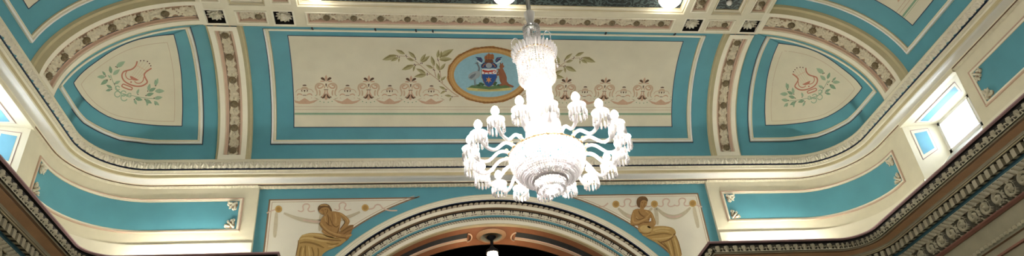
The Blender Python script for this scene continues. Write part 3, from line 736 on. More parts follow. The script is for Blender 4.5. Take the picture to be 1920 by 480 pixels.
# --- the large painted canvas on the end cove
tc0, tc1 = math.asin(.58 / 1.43), math.acos(.23 / 1.545)
big = thing('ceiling_painting', 'long cream painted panel on the end cove with oval coat of arms between laurel sprays', 'painting', (0, 9.25, 8.8))
OFF = V(0, 9.25, 8.8)
def attach(mb, name, parent, off, mirror=False):
    o = mb.build(name, None, mirror)
    if o: o.parent = parent; o.location = tuple(-off)
    return o
mb = MB(); cyl_patch(mb, arcP, -3.05, 3.05, tc0, tc1, 'canvas', 12, 24)
for x in (-3.05, 3.05): cyl_patch(mb, arcP, x - .006, x + .006, tc0 - .004, tc1 + .004, 'line_navy', 1, 24, .0055)
for t in (tc0, tc1): cyl_patch(mb, arcP, -3.056, 3.056, t - .004, t + .004, 'line_navy', 12, 1, .0055)
attach(mb, 'canvas', big, OFF)
mb = MB()
def tz(y, z): return math.atan2((z - CZ) / (CH + DD), (y - CY) / (CB + DD))
for (y, z), w, m in (((9.440, 8.603), .0022, 'p_tanline'), ((9.468, 8.567), .002, 'p_tanline'), ((9.505, 8.515), .0085, 'p_sage'), ((9.515, 8.50), .002, 'p_sage_line')):
    t = tz(y, z); cyl_patch(mb, arcP, -3.04, 3.04, t - w, t + w, m, 12, 1, .0058)
attach(mb, 'painted_lines', big, OFF)
# stencilled palmettes and urns: one unit traced, set out along the panel
def unit_shift(p, name, xs, ref):
    src = p.mb; v = np.concatenate(src.v)
    for x in xs:
        m2 = MB(); q = v + V(x - ref, 0, 0); q[:, 0] = np.clip(q[:, 0], -3.04, 3.04); m2.v = [q]; m2.n = len(v); m2.f = src.f; m2.m = src.m; m2.sm = src.sm; attach(m2, name, big, OFF)
P = Paint(Fcove, 540, 130, 5.33, .006); c0 = 379.
def sym(fn):
    fn(lambda x: c0 + x); fn(lambda x: c0 - x)
def pal(X):
    P.poly([(X(8), 118), (X(15), 92), (X(32), 78), (X(50), 80), (X(54), 90), (X(44), 100), (X(24), 110)], 'p_umber')
    P.poly([(X(10), 125), (X(30), 112), (X(55), 112), (X(62), 122), (X(40), 124)], 'p_rose')
    P.stroke([(X(14), 190), (X(20), 160), (X(45), 142), (X(80), 140), (X(103), 160), (X(106), 190), (X(92), 212), (X(88), 240), (X(96), 262)], 19, 'p_rose_pale', 2, .5)
    P.stroke([(X(30), 165), (X(45), 185), (X(75), 190), (X(88), 172), (X(72), 155), (X(55), 160)], 15, 'p_rose', 2, .4)
    P.stroke([(X(70), 205), (X(60), 230), (X(66), 262)], 18, 'p_rose_pale', 2, .5)
    P.stroke([(X(10), 205), (X(12), 235), (X(30), 265), (X(45), 280)], 13, 'p_rose', 2, .3)
    P.poly([(X(3), 262), (X(14), 285), (X(34), 292), (X(50), 280), (X(58), 280), (X(46), 268), (X(32), 278), (X(16), 268), (X(6), 240)], 'p_umber')
    for dx, y in ((22, 328), (60, 320), (92, 295)): P.ell(X(dx), y, 6, 6, 'p_sage_line', 8)
P.poly([(c0, 52), (c0 + 14, 80), (c0 + 10, 105), (c0, 125), (c0 - 10, 105), (c0 - 14, 80)], 'p_rose')
sym(pal)
P.poly([(c0 - 8, 142), (c0 + 8, 142), (c0 + 3, 172), (c0 - 3, 172)], 'p_umber'); P.poly([(c0 - 22, 200), (c0 + 22, 200), (c0 + 22, 206), (c0 - 22, 206)], 'p_umber')
P.poly([(c0, 235), (c0 + 8, 262), (c0 + 16, 295), (c0, 306), (c0 - 16, 295), (c0 - 8, 262)], 'p_rose')
ref = P.pt(c0, 200)[0]
XS_ = (-2.555, -1.905, -1.255, 1.235, 1.885, 2.535)
unit_shift(P, 'palmette', XS_, ref)
P = Paint(Fcove, 540, 130, 5.33, .006); c0 = 172.
def urn(X):
    P.poly([(X(0), 285), (X(6), 312), (X(40), 318), (X(100), 318), (X(140), 300), (X(95), 332), (X(50), 345), (X(0), 346)], 'p_rose')
    P.stroke([(X(145), 300), (X(110), 292), (X(100), 280)], 6, 'p_rose_pale', 1, .5)
    P.stroke([(X(22), 258), (X(40), 245), (X(65), 245), (X(76), 262)], 12, 'p_rose', 2, .5)
    P.stroke([(X(12), 205), (X(45), 195), (X(75), 205), (X(88), 230)], 7, 'p_rose_pale', 2)
    P.poly([(X(20), 222), (X(26), 205), (X(34), 205), (X(30), 222)], 'p_umber')
    P.ell(X(112), 262, 5, 5, 'p_sage_line', 7); P.ell(X(122), 292, 5, 5, 'p_sage_line', 7); P.ell(X(70), 285, 5, 5, 'p_rose_pale', 7)
sym(urn)
P.poly([(c0 - 20, 158), (c0 - 8, 152), (c0 + 8, 152), (c0 + 20, 158), (c0 + 20, 164), (c0 - 20, 164)], 'p_umber')
P.poly([(c0 - 42, 198), (c0 - 24, 176), (c0, 170), (c0 + 24, 176), (c0 + 42, 198)], 'p_rose_pale')
P.poly([(c0 - 6, 205), (c0 + 6, 205), (c0 + 8, 215), (c0, 228), (c0 - 8, 215)], 'p_umber'); P.poly([(c0 - 18, 256), (c0 + 18, 256), (c0 + 18, 262), (c0 - 18, 262)], 'p_umber')
refu = P.pt(c0, 200)[0]
unit_shift(P, 'stencilled_urn', (-2.88, -2.23, -1.58, -.93, .91, 1.56, 2.21, 2.86), refu)
# laurel sprays
P = Paint(Fcove, 700, 80, 4, .006)
for pts in ([(640, 402), (600, 378), (560, 345), (490, 280), (430, 235), (350, 165), (300, 125), (250, 100), (190, 98)], [(520, 300), (500, 240), (500, 190), (485, 120)], [(470, 255), (455, 200), (445, 160)], [(560, 345), (550, 355)], [(640, 402), (590, 404)], [(352, 165), (310, 163)], [(430, 235), (402, 236)]):
    P.stroke(pts, 9, 'p_stem', 2, -.6)
P.lay = 2
for a, b in [((180, 92), (66, 128)), ((238, 84), (168, 50)), ((190, 108), (130, 138)), ((195, 112), (190, 146)), ((305, 135), (248, 115)), ((318, 115), (262, 62)), ((352, 142), (394, 80)), ((358, 148), (424, 96)), ((308, 165), (212, 204)), ((312, 168), (298, 216)),
             ((395, 232), (320, 192)), ((400, 238), (306, 254)), ((450, 192), (393, 165)), ((458, 175), (433, 96)), ((480, 115), (490, 50)), ((492, 108), (602, 46)), ((492, 125), (592, 120)), ((500, 120), (512, 58)), ((496, 212), (470, 150)), ((500, 205), (542, 152)),
             ((492, 282), (487, 222)), ((502, 284), (546, 250)), ((545, 352), (492, 326)), ((545, 358), (500, 384)), ((588, 402), (533, 394)), ((584, 408), (572, 440))]:
    P.leaf(a, b, 'p_leaf', .35, 'p_leaf_dark')
P.lay = 5
for x, y in [(182, 98), (195, 106), (245, 92), (250, 103), (314, 112), (318, 122), (355, 152), (366, 153), (308, 160), (316, 168), (404, 228), (404, 240), (450, 200), (458, 205), (482, 120), (486, 132), (497, 216), (495, 287), (545, 350), (545, 362), (590, 405)]: P.ell(x, y, 4.5, 4.5, 'p_berry', 7)
for mir in (False, True): attach(P.mb, 'laurel_spray', big, OFF, mir)
# medallion with the arms
med = MB(); P = Paint(Fcove, 830, 80, 4, .008)
cx_, cy_ = 346, 240
def ering(r0x, r0y, r1x, r1y, m, n=56, jag=0):
    A = [P.pt(cx_ + (r0x + jag * ((k % 4) - 1.5)) * math.cos(2 * PI * k / n), cy_ + (r0y + jag * ((k % 4) - 1.5)) * math.sin(2 * PI * k / n)) for k in range(n + 1)]
    B = [P.pt(cx_ + r1x * math.cos(2 * PI * k / n), cy_ + r1y * math.sin(2 * PI * k / n)) for k in range(n + 1)]
    P.mb.grid(np.array([A, B]), m, False)
G = [[P.pt(cx_ + 272 * r * math.cos(2 * PI * k / 40), cy_ + 176 * r * math.sin(2 * PI * k / 40)) for r in (0, .35, .7, 1)] for k in range(41)]
P.mb.grid(G, 'p_sky'); sky = attach(P.mb, 'sky_ground', big, OFF); P.mb = MB(); P.lay = 1
ering(314, 215, 262, 168, 'p_wreath', 56, 3)
P.lay = 3
for k in range(64):
    a = 2 * PI * k / 64; sgn = 1 if math.cos(a) * 1 > 0 else -1
    for rr, m in ((304, 'p_wreath_dark'), (278, 'p_wreath_light')):
        x, y = cx_ + rr * math.cos(a), cy_ + (rr * 208 / 304) * math.sin(a); ta = a - .16
        P.leaf((x, y), (cx_ + (rr + 4) * math.cos(ta), cy_ + (rr + 4) * 208 / 304 * math.sin(ta)), m, .3)
attach(P.mb, 'laurel_wreath', big, OFF); P.mb = MB(); P.lay = 2
P.poly([(178, 345), (215, 320), (260, 312), (290, 322), (345, 330), (400, 318), (450, 310), (490, 322), (518, 340), (500, 350), (345, 356), (195, 352)], 'p_grass'); P.lay = 3
for x, y in ((285, 305), (300, 312), (272, 318), (395, 300), (388, 312), (420, 318)): P.ell(x, y, 14, 9, 'p_grass_dark', 9)
P.poly([(175, 338), (200, 336), (215, 350), (345, 356), (490, 348), (505, 336), (522, 342), (510, 356), (440, 362), (345, 366), (250, 363), (190, 356)], 'p_ribbon'); P.lay = 4
P.stroke([(262, 352), (345, 356), (430, 351)], 3, 'p_wreath_dark', 1); attach(P.mb, 'mound_and_ribbon', big, OFF); P.mb = MB()
P.lay = 4   # shield
P.poly([(293, 233), (406, 233), (405, 258), (396, 288), (374, 316), (346, 333), (320, 318), (302, 288), (294, 258)], 'p_heraldic_blue')
P.poly([(293, 195), (406, 195), (406, 235), (293, 235)], 'p_heraldic_white'); P.lay = 5
P.poly([(345, 250), (350, 268), (367, 263), (355, 277), (367, 291), (350, 286), (345, 304), (340, 286), (323, 291), (335, 277), (323, 263), (340, 268)], 'p_star')
for q in ([(302, 212), (316, 204), (340, 208), (372, 203), (380, 214), (355, 220), (322, 222), (310, 219)],): P.poly(q, 'p_heraldic_red')
P.stroke([(375, 208), (392, 204), (396, 216), (388, 224)], 6, 'p_heraldic_red'); P.stroke([(318, 218), (306, 230), (318, 230)], 5, 'p_heraldic_red'); P.stroke([(345, 216), (338, 229), (350, 229)], 5, 'p_heraldic_red'); P.stroke([(372, 216), (366, 228), (380, 229)], 5, 'p_heraldic_red'); P.ell(306, 208, 9, 8, 'p_heraldic_red', 9)
P.stroke([(293, 195), (293, 258), (320, 318), (346, 333), (374, 316), (406, 258), (406, 195)], 4, 'p_wreath_dark', 0)
attach(P.mb, 'shield', big, OFF); P.mb = MB(); P.lay = 4   # emu
P.poly([(190, 262), (194, 238), (215, 222), (245, 210), (272, 208), (284, 222), (280, 248), (262, 266), (235, 276), (208, 280)], 'p_emu', 1)
P.stroke([(262, 222), (274, 200), (272, 178), (262, 162), (258, 152)], 15, 'p_emu_dark', 2, -.4); P.poly([(252, 146), (262, 143), (270, 150), (264, 159), (252, 156), (238, 154)], 'p_emu_dark')
P.lay = 5; P.poly([(196, 262), (215, 240), (250, 226), (240, 250), (215, 270)], 'p_emu_dark'); P.lay = 4
P.stroke([(234, 270), (238, 292), (240, 318)], 6, 'p_emu_dark', 1); P.stroke([(246, 268), (244, 290), (250, 314)], 5, 'p_emu_dark', 1); P.stroke([(230, 320), (252, 322)], 5, 'p_emu_dark', 0)
attach(P.mb, 'emu', big, OFF); P.mb = MB(); P.lay = 4      # kangaroo
P.ngon([(424, 178), (430, 163), (428, 150), (436, 148), (440, 160), (446, 148), (453, 150), (452, 164), (462, 174), (458, 182), (450, 188), (458, 205), (470, 228), (480, 258), (480, 288), (496, 308), (530, 322), (534, 331), (520, 336), (488, 324), (466, 316), (448, 322), (424, 320), (424, 312), (440, 306), (428, 285), (424, 262), (420, 244), (408, 247), (406, 240), (418, 228), (416, 208), (410, 200), (412, 192), (424, 194), (430, 188)], 'p_roo')
P.lay = 5; P.poly([(450, 235), (468, 245), (474, 270), (466, 292), (448, 285), (440, 262)], 'p_roo_dark', 1); P.stroke([(424, 205), (410, 225), (408, 240)], 6, 'p_roo_dark', 1)
attach(P.mb, 'kangaroo', big, OFF); P.mb = MB(); P.lay = 4     # crest and mantling
P.poly([(292, 192), (285, 170), (300, 150), (322, 142), (372, 142), (395, 152), (412, 172), (402, 192), (375, 186), (346, 192), (318, 186)], 'p_navy', 1); P.lay = 5
P.ell(346, 168, 24, 20, 'p_emu', 12)
P.stroke([(300, 180), (310, 160), (325, 155)], 7, 'p_ship', 1); P.stroke([(395, 180), (384, 160), (370, 155)], 7, 'p_ship', 1)
for S in ((lambda x: x), (lambda x: 693 - x)):
    P.poly([(S(244), 102), (S(262), 106), (S(288), 108), (S(300), 128), (S(294), 148), (S(278), 138), (S(268), 128), (S(256), 130), (S(262), 118)], 'p_navy'); P.stroke([(S(262), 112), (S(285), 120), (S(292), 140)], 6, 'p_ship', 1); P.stroke([(S(255), 128), (S(280), 150), (S(298), 152)], 6, 'p_heraldic_white', 1)
P.poly([(312, 142), (318, 124), (374, 124), (382, 142), (364, 148), (330, 148)], 'p_ship_dark')
for x, t, w in ((326, 92, 14), (346, 76, 17), (370, 80, 15)): P.poly([(x - w, 122), (x - w * .9, t + 10), (x, t), (x + w * .9, t + 8), (x + w, 122)], 'p_ship'); 
P.lay = 6
for x, t in ((326, 84), (346, 70), (370, 74)): P.stroke([(x, t), (x, 128)], 2.5, 'p_ship_dark', 0)
for y in (96, 110): P.stroke([(312, y), (384, y)], 2, 'p_ship_dark', 0)
attach(P.mb, 'ship_crest', big, OFF)

# --- lyre paintings in the two corner coves
top = [(137.5, 155), (147.5, 142), (160, 130), (180, 115), (205, 97.5), (230, 84), (255, 74.5), (280, 69), (300, 66), (326, 64)]
bot = [(137.5, 155), (141, 163), (156, 185), (178, 205), (209, 222.5), (244, 230), (287, 235), (315, 236.3), (341.5, 236.5)]
rgt = [(326, 64), (334, 95), (340, 133), (341.7, 160), (343, 200), (341.5, 236.5)]
def along(pl, t):
    L = [0]
    for a, b in zip(pl[:-1], pl[1:]): L.append(L[-1] + math.hypot(b[0] - a[0], b[1] - a[1]))
    s = t * L[-1]
    for k in range(len(pl) - 1):
        if s <= L[k + 1] + 1e-9: f = (s - L[k]) / (L[k + 1] - L[k]); return (pl[k][0] + (pl[k + 1][0] - pl[k][0]) * f, pl[k][1] + (pl[k + 1][1] - pl[k][1]) * f)
    return pl[-1]
def lyre_painting(mir):
    sgn = -1 if not mir else 1; off = V(sgn * 4.12, 8.2, 9.0) * 1.0; off = V(sgn * 5.1, 9.0, 8.75)
    root = thing('lyre_painting', ('three-cornered cream panel painted with a pink lyre, left corner of the cove' if not mir else 'three-cornered cream panel painted with a pink lyre, right corner of the cove'), 'painting', tuple(off))
    P = Paint(Fcove, 0, 0, 1, .004); G = []
    def at(u, v):
        a, b = along(top, u), along(bot, u); r = along(rgt, 1 - v) ; st = (a[0] * v + b[0] * (1 - v), a[1] * v + b[1] * (1 - v)); ed = (rgt[0][0] * v + rgt[-1][0] * (1 - v), rgt[0][1] * v + rgt[-1][1] * (1 - v)); k = u ** 2
        return st[0] + (r[0] - ed[0]) * k, st[1] + (r[1] - ed[1]) * k
    for i in range(25): G.append([P.pt(*at((i / 24) ** 1.2, j / 18)) for j in range(19)])
    P.mb.grid(G, 'canvas'); P.lay = 1
    P.stroke(top, 1.5, 'line_navy', 1); P.stroke(bot, 1.6, 'line_navy', 1); P.stroke(rgt, 1.6, 'line_navy', 1)
    ins = lambda x, y: (238 + (x - 238) * .86, 155 + (y - 152) * .86)
    for q in (top, bot, rgt): P.stroke([ins(*p) for p in q], .7, 'p_tanline', 1)
    attach(P.mb, 'canvas', root, off, mir)
    P = Paint(Fcove, 160, 90, 4, .007)
    P.stroke([(388, 97), (380, 130), (352, 158), (308, 168), (282, 176), (270, 206), (284, 242), (320, 268), (372, 286), (420, 286), (452, 270), (468, 254), (452, 228), (438, 200), (452, 178), (496, 150)], 11, 'p_lyre', 2)
    P.stroke([(310, 172), (298, 194), (306, 222), (330, 236), (350, 232)], 7, 'p_lyre', 2); P.stroke([(438, 215), (434, 245), (410, 265), (380, 262), (368, 248)], 7, 'p_lyre', 2)
    P.poly([(333, 206), (352, 212), (402, 238), (382, 244), (356, 240), (338, 226)], 'p_lyre'); P.ell(342, 254, 7, 7, 'p_lyre', 8)
    P.stroke([(282, 268), (350, 294), (352, 304), (342, 316), (274, 290), (272, 280), (282, 268)], 9, 'p_lyre', 1)
    P.stroke([(388, 130), (455, 168)], 4, 'p_lyre_pale', 0)
    for a, b in (((413, 96), (348, 205)), ((438, 96), (358, 210)), ((463, 102), (372, 218)), ((480, 118), (385, 224)), ((488, 134), (398, 232))): P.stroke([a, b], 1.6, 'p_string', 0)
    P.lay = 2
    for x, y in ((413, 93), (438, 92), (465, 98), (480, 114), (490, 131)): P.ell(x, y, 5, 5, 'p_berry', 8)
    attach(P.mb, 'painted_lyre', root, off, mir)
    P = Paint(Fcove, 160, 90, 4, .006)
    P.stroke([(188, 200), (200, 240), (225, 290), (250, 330), (310, 350), (370, 360), (440, 375), (520, 380)], 4, 'p_lyre_leaf_dark', 2)
    for a, b, m in (((228, 142), (298, 98), 0), ((192, 190), (182, 132), 1), ((205, 200), (258, 158), 0), ((150, 205), (125, 172), 1), ((150, 215), (85, 215), 0), ((170, 235), (112, 275), 1), ((188, 225), (168, 200), 0), ((215, 268), (262, 245), 0), ((200, 300), (155, 275), 1), ((195, 310), (150, 320), 1),
                    ((525, 280), (545, 225), 0), ((530, 285), (525, 235), 1), ((470, 320), (485, 265), 0), ((475, 325), (530, 298), 1), ((520, 322), (595, 322), 0), ((455, 355), (515, 338), 1), ((515, 378), (580, 368), 0), ((445, 385), (500, 415), 1), ((470, 385), (462, 435), 0), ((515, 398), (555, 430), 0), ((520, 402), (530, 432), 1), ((385, 345), (402, 305), 0), ((370, 375), (430, 390), 1), ((365, 385), (385, 425), 0)):
        P.leaf(a, b, 'p_lyre_leaf_dark' if m else 'p_lyre_leaf', .45)
    for cx, cy, r in ((240, 345, 22), (285, 340, 20), (290, 372, 24), (240, 300, 16), (330, 352, 14)): P.stroke([(cx + r * math.cos(a), cy + r * math.sin(a)) for a in np.linspace(.4, 6, 14)], 8, 'p_lyre_leaf', 1)
    P.lay = 2
    for x, y in ((226, 138), (236, 143), (150, 208), (160, 238), (186, 234), (218, 268), (195, 308), (526, 282), (468, 322), (454, 356), (516, 375), (447, 384), (394, 346), (366, 385)): P.ell(x, y, 4.5, 4.5, 'p_berry', 7)
    attach(P.mb, 'painted_laurel', root, off, mir)
for mir in (False, True): lyre_painting(mir)
# --- painted panels of the side coves
for mir in (False, True):
    sgn = 1 if mir else -1; off = V(sgn * 5.5, 6.3, 8.7)
    root = thing('cove_painting', 'cream painted panel with a green line, cut off at the top ' + ('right' if mir else 'left')+' corner', 'painting', tuple(off))
    t0, t1 = math.asin(.51 / 1.43), math.acos(.3 / 1.8)
    mb = MB(); cyl_patch(mb, arcS, 5.55, 7.02, t0, t1, 'canvas', 8, 20)
    for y in (5.55, 7.02): cyl_patch(mb, arcS, y - .006, y + .006, t0, t1, 'line_navy', 1, 20, .0055)
    for t in (t0, t1): cyl_patch(mb, arcS, 5.55, 7.02, t - .004, t + .004, 'line_navy', 6, 1, .0055)
    attach(mb, 'canvas', root, off, mir)
    mb = MB()
    for dt, w, m in ((.125, .009, 'p_sage'), (.105, .002, 'p_sage_line'), (.165, .002, 'p_tanline'), (.195, .002, 'p_tanline')): cyl_patch(mb, arcS, 5.56, 7.01, t0 + dt - w, t0 + dt + w, m, 6, 1, .0058)
    for y in (5.85, 6.28, 6.71):
        for a, b in ((-.16, .0), (.0, .16)):
            G = [[arcS(y + a + (b - a) * i / 8, t0 + .235 + .03 * math.sin(PI * i / 8) * k, .0058) for k in (0, 1)] for i in range(9)]; mb.grid(G, 'p_rose')
    attach(mb, 'painted_lines', root, off, mir)

# --- spandrel paintings with seated figures
def spandrel_canvas(mb, mir):
    x0, z1 = -3.37, 7.245; Rc = 3.465; y = YR - .004
    ft = math.asin((z1 - AZ) / Rc); pts = []
    for k in range(25):
        f = ft + (math.asin((5.6 - AZ) / Rc) - ft) * k / 24; pts.append((-Rc * math.cos(f), AZ + Rc * math.sin(f)))
    G = [[(max(x, x0), y, z), (x0, y, z)] for x, z in pts if x > x0]
    mb.grid(G, 'canvas_pale', False)
    def line(P_, w, m, yy): mb.grid([[(x - w * (x - c[0]), yy, z), (x, yy, z)] for (x, z), c in P_], m, False)
    for w, m, off_ in ((.022, 'line_brown', 0), (.010, 'p_tanline', .045)):
        yy = y - .002
        mb.grid([[((-(Rc + off_) * math.cos(f)), yy, AZ + (Rc + off_) * math.sin(f)), ((-(Rc + off_ + w) * math.cos(f)), yy, AZ + (Rc + off_ + w) * math.sin(f))] for f in np.linspace(ft + (.0 if not off_ else -.02), .52, 30)], m, False)
        xe_ = -Rc * math.cos(ft) - off_ * 2.5
        mb.grid([[(x0 + off_, yy, z1 - off_), (x0 + off_, yy, z1 - off_ - w)], [(xe_, yy, z1 - off_), (xe_ - .06, yy, z1 - off_ - w)]], m, False)
        mb.grid([[(x0 + off_, yy, z1 - off_), (x0 + off_ + w, yy, z1 - off_)], [(x0 + off_, yy, 5.7), (x0 + off_ + w, yy, 5.7)]], m, False)
def festoons(P, discs, mir):
    k = P.k
    s = lambda q: [(x, y) for x, y in q]
    for i, (x, y) in enumerate(discs):
        P.lay = 2; P.ell(x, y, 23, 23, 'p_medal', 16); P.lay = 3; P.ell(x, y, 15, 15, 'p_medal_dark', 14); P.lay = 0
    for (xa, ya), (xb, yb) in zip(discs[:-1], discs[1:]):
        q = [(xa + (xb - xa) * t, ya + (yb - ya) * t + 78 * (1 - (2 * t - 1) ** 2) + 8) for t in np.linspace(.06, .94, 13)]
        P.stroke(q, 30, 'p_garland', 1, .6); P.lay = 1; P.stroke(q[3:10], 14, 'p_garland_rose', 1, .5); P.lay = 0
    for (xa, ya), (xb, yb) in zip(discs[:-1], discs[1:]):
        for c, sg in (((xa + (xb - xa) * .33, ya), 1), ((xa + (xb - xa) * .75, yb), 1)):
            x, y = c; P.stroke([(x - 60, y + 8), (x - 38, y + 18), (x - 22, y + 6), (x - 30, y - 18), (x - 18, y - 34), (x + 8, y - 34), (x + 18, y - 18), (x + 2, y + 2), (x + 16, y + 18), (x + 50, y + 10)], 9, 'p_garland_rose', 2, .3)
root = thing('figure_painting', 'painted seated woman in ochre robe bending over a shell, left of the arch', 'painting', (-2.6, 9.94, 6.8)); OL = V(-2.6, 9.94, 6.8)
mb = MB(); spandrel_canvas(mb, False); attach(mb, 'canvas', root, OL)
FW = lambda X: X[1] - (YR - .004)
P = Paint(FW, 500, 340, 3.431, .003); festoons(P, [(77, 180), (634, 171)], False)
P.stroke([(0, 205), (30, 190), (55, 182)], 9, 'p_garland_rose'); P.stroke([(63, 200), (60, 260), (54, 320), (52, 362)], 26, 'p_garland', 1, .5)
P.stroke([(350, 210), (345, 260), (340, 320)], 22, 'p_garland', 1, .5); P.stroke([(655, 180), (690, 175), (700, 150), (730, 150), (745, 175), (790, 190), (840, 188)], 9, 'p_garland_rose'); attach(P.mb, 'garland', root, OL)
P = Paint(FW, 500, 340, 3.431, .008)
sub = lambda: attach(P.mb, nm, root, OL)
# object in her lap / shell
nm = 'scroll_shell'; P.ngon([(470, 320), (500, 300), (530, 282), (563, 281), (556, 300), (549, 322), (540, 350), (525, 377), (500, 392), (470, 420), (440, 425), (420, 380), (455, 350)], 'p_ochre_mid', 1); P.lay = 1
for q in ([(478, 330), (520, 300), (560, 284)], [(490, 345), (525, 320), (552, 310)], [(500, 365), (530, 345), (545, 330)]): P.stroke(q, 7, 'p_ochre_dark', 2, .6)
P.stroke([(425, 384), (470, 385), (505, 376)], 12, 'p_ochre_light', 2, .4); sub(); P.mb = MB(); P.lay = 2
nm = 'robe'; P.ngon([(186, 490), (196, 445), (206, 405), (207, 375), (224, 352), (260, 336), (310, 333), (360, 338), (410, 350), (460, 366), (512, 372), (505, 392), (470, 412), (430, 432), (392, 447), (360, 470), (350, 495)], 'p_gown', 1)
P.lay = 3
for q, w, m in (([(215, 375), (250, 365), (300, 372), (350, 385), (400, 388)], 12, 'p_gown_light'), ([(225, 352), (260, 344), (320, 345), (380, 356), (440, 370)], 12, 'p_gown_light'), ([(212, 400), (250, 392), (300, 400), (340, 415), (370, 430)], 13, 'p_gown_dark'), ([(225, 420), (215, 450), (212, 490)], 12, 'p_gown_dark'), ([(250, 415), (248, 450), (250, 490)], 9, 'p_gown_dark'), ([(290, 425), (300, 455), (305, 490)], 10, 'p_gown_dark'),
                ([(270, 420), (275, 455), (278, 490)], 9, 'p_gown_light'), ([(330, 430), (335, 460), (330, 490)], 9, 'p_gown_dark'), ([(238, 430), (232, 460), (230, 490)], 7, 'p_gown_light'), ([(300, 360), (350, 372), (420, 380), (480, 385)], 8, 'p_ochre_dark'), ([(360, 345), (410, 362), (470, 374)], 7, 'p_gown_dark'), ([(385, 400), (430, 410), (465, 400)], 9, 'p_gown_dark'), ([(395, 420), (420, 422), (445, 412)], 7, 'p_gown_light'), ([(205, 380), (203, 410), (196, 445), (187, 490)], 6, 'p_ochre_dark')): P.stroke(q, w, m, 2, .6)
sub(); P.mb = MB(); P.lay = 4
nm = 'torso'; P.ngon([(345, 268), (350, 246), (366, 224), (388, 206), (420, 194), (455, 197), (482, 210), (478, 250), (472, 290), (468, 330), (455, 358), (420, 362), (388, 348), (362, 336), (352, 322), (368, 300), (352, 285)], 'p_ochre', 1); P.lay = 5
for q, w, m in (([(392, 215), (400, 245), (398, 285)], 8, 'p_ochre_dark'), ([(420, 205), (425, 245), (420, 300)], 8, 'p_ochre_mid'), ([(405, 230), (425, 285), (450, 300), (465, 285)], 7, 'p_ochre_dark'), ([(380, 262), (395, 282), (420, 292)], 6, 'p_ochre_dark'), ([(440, 205), (448, 240), (445, 275)], 9, 'p_ochre_light'), ([(376, 225), (378, 250), (385, 265)], 8, 'p_ochre_light'), ([(400, 320), (430, 335), (455, 335)], 8, 'p_ochre_dark'), ([(368, 322), (395, 335), (420, 350)], 7, 'p_ochre_light'), ([(465, 300), (458, 330), (450, 352)], 7, 'p_ochre_dark')): P.stroke(q, w, m, 2, .6)
sub(); P.mb = MB(); P.lay = 6
nm = 'arms'; P.ngon([(345, 262), (340, 280), (355, 304), (385, 332), (420, 352), (470, 366), (520, 368), (548, 354), (546, 340), (520, 344), (490, 344), (450, 336), (412, 318), (388, 295), (375, 272), (362, 254)], 'p_ochre', 1)
P.ngon([(450, 198), (480, 205), (505, 222), (530, 245), (537, 262), (526, 286), (502, 306), (482, 322), (470, 314), (486, 288), (506, 266), (494, 248), (474, 226)], 'p_ochre', 1); P.lay = 7
P.stroke([(352, 272), (366, 294), (395, 320), (430, 338), (480, 350)], 8, 'p_ochre_light', 2, .5); P.stroke([(346, 285), (370, 318), (410, 345), (460, 362), (510, 366)], 5, 'p_ochre_dark', 2, .4); P.stroke([(470, 208), (500, 228), (522, 252), (522, 268)], 8, 'p_ochre_light', 2, .5)
P.stroke([(496, 250), (507, 266), (490, 288), (472, 312)], 5, 'p_ochre_deep', 2, .4); P.stroke([(512, 355), (535, 352), (550, 346)], 5, 'p_ochre_light', 1); sub(); P.mb = MB(); P.lay = 6
nm = 'head'; P.ngon([(333, 188), (336, 200), (350, 207), (362, 219), (380, 221), (396, 210), (408, 198), (424, 200), (418, 182), (405, 165), (380, 156), (350, 160)], 'p_ochre', 1); P.lay = 7
P.ngon([(329, 186), (331, 166), (348, 151), (378, 146), (402, 154), (416, 176), (424, 196), (412, 196), (402, 176), (382, 168), (358, 172), (344, 184), (336, 196)], 'p_hair', 1)
P.lay = 8; P.stroke([(345, 160), (370, 154), (395, 160)], 8, 'p_ochre_light', 2, .5); P.stroke([(352, 190), (362, 187)], 3, 'p_ochre_deep', 0); P.stroke([(374, 186), (384, 184)], 3, 'p_ochre_deep', 0); P.stroke([(366, 188), (362, 202), (368, 203)], 3, 'p_ochre_dark', 1); P.stroke([(362, 210), (373, 210)], 3, 'p_ochre_deep', 0); P.stroke([(390, 180), (394, 195), (385, 212)], 6, 'p_ochre_dark', 1, .5); sub()
# right-hand figure
root = thing('figure_painting', 'painted seated woman in ochre robe holding a palette, right of the arch', 'painting', (2.6, 9.94, 6.8)); OR = V(2.6, 9.94, 6.8)
mb = MB(); spandrel_canvas(mb, True); attach(mb, 'canvas', root, OR, True)
P = Paint(FW, 1140, 340, 3.431, .003); festoons(P, [(50, 148), (298, 147), (545, 143)], True)
P.stroke([(-60, 160), (-30, 165), (-10, 150), (0, 140)], 9, 'p_garland_rose'); P.stroke([(560, 150), (585, 160), (605, 165)], 9, 'p_garland_rose'); P.stroke([(553, 165), (560, 210), (572, 260), (580, 300)], 26, 'p_garland', 1, .5); P.stroke([(305, 170), (312, 220), (318, 280)], 26, 'p_garland', 1, .5); attach(P.mb, 'garland', root, OR)
P = Paint(FW, 1140, 340, 3.431, .008); sub = lambda: attach(P.mb, nm, root, OR)
nm = 'robe'; P.ngon([(212, 345), (240, 318), (285, 292), (330, 288), (380, 290), (420, 302), (437, 326), (432, 352), (452, 392), (466, 430), (478, 490), (402, 490), (386, 452), (352, 422), (310, 396), (270, 376), (236, 356)], 'p_gown', 1); P.lay = 1
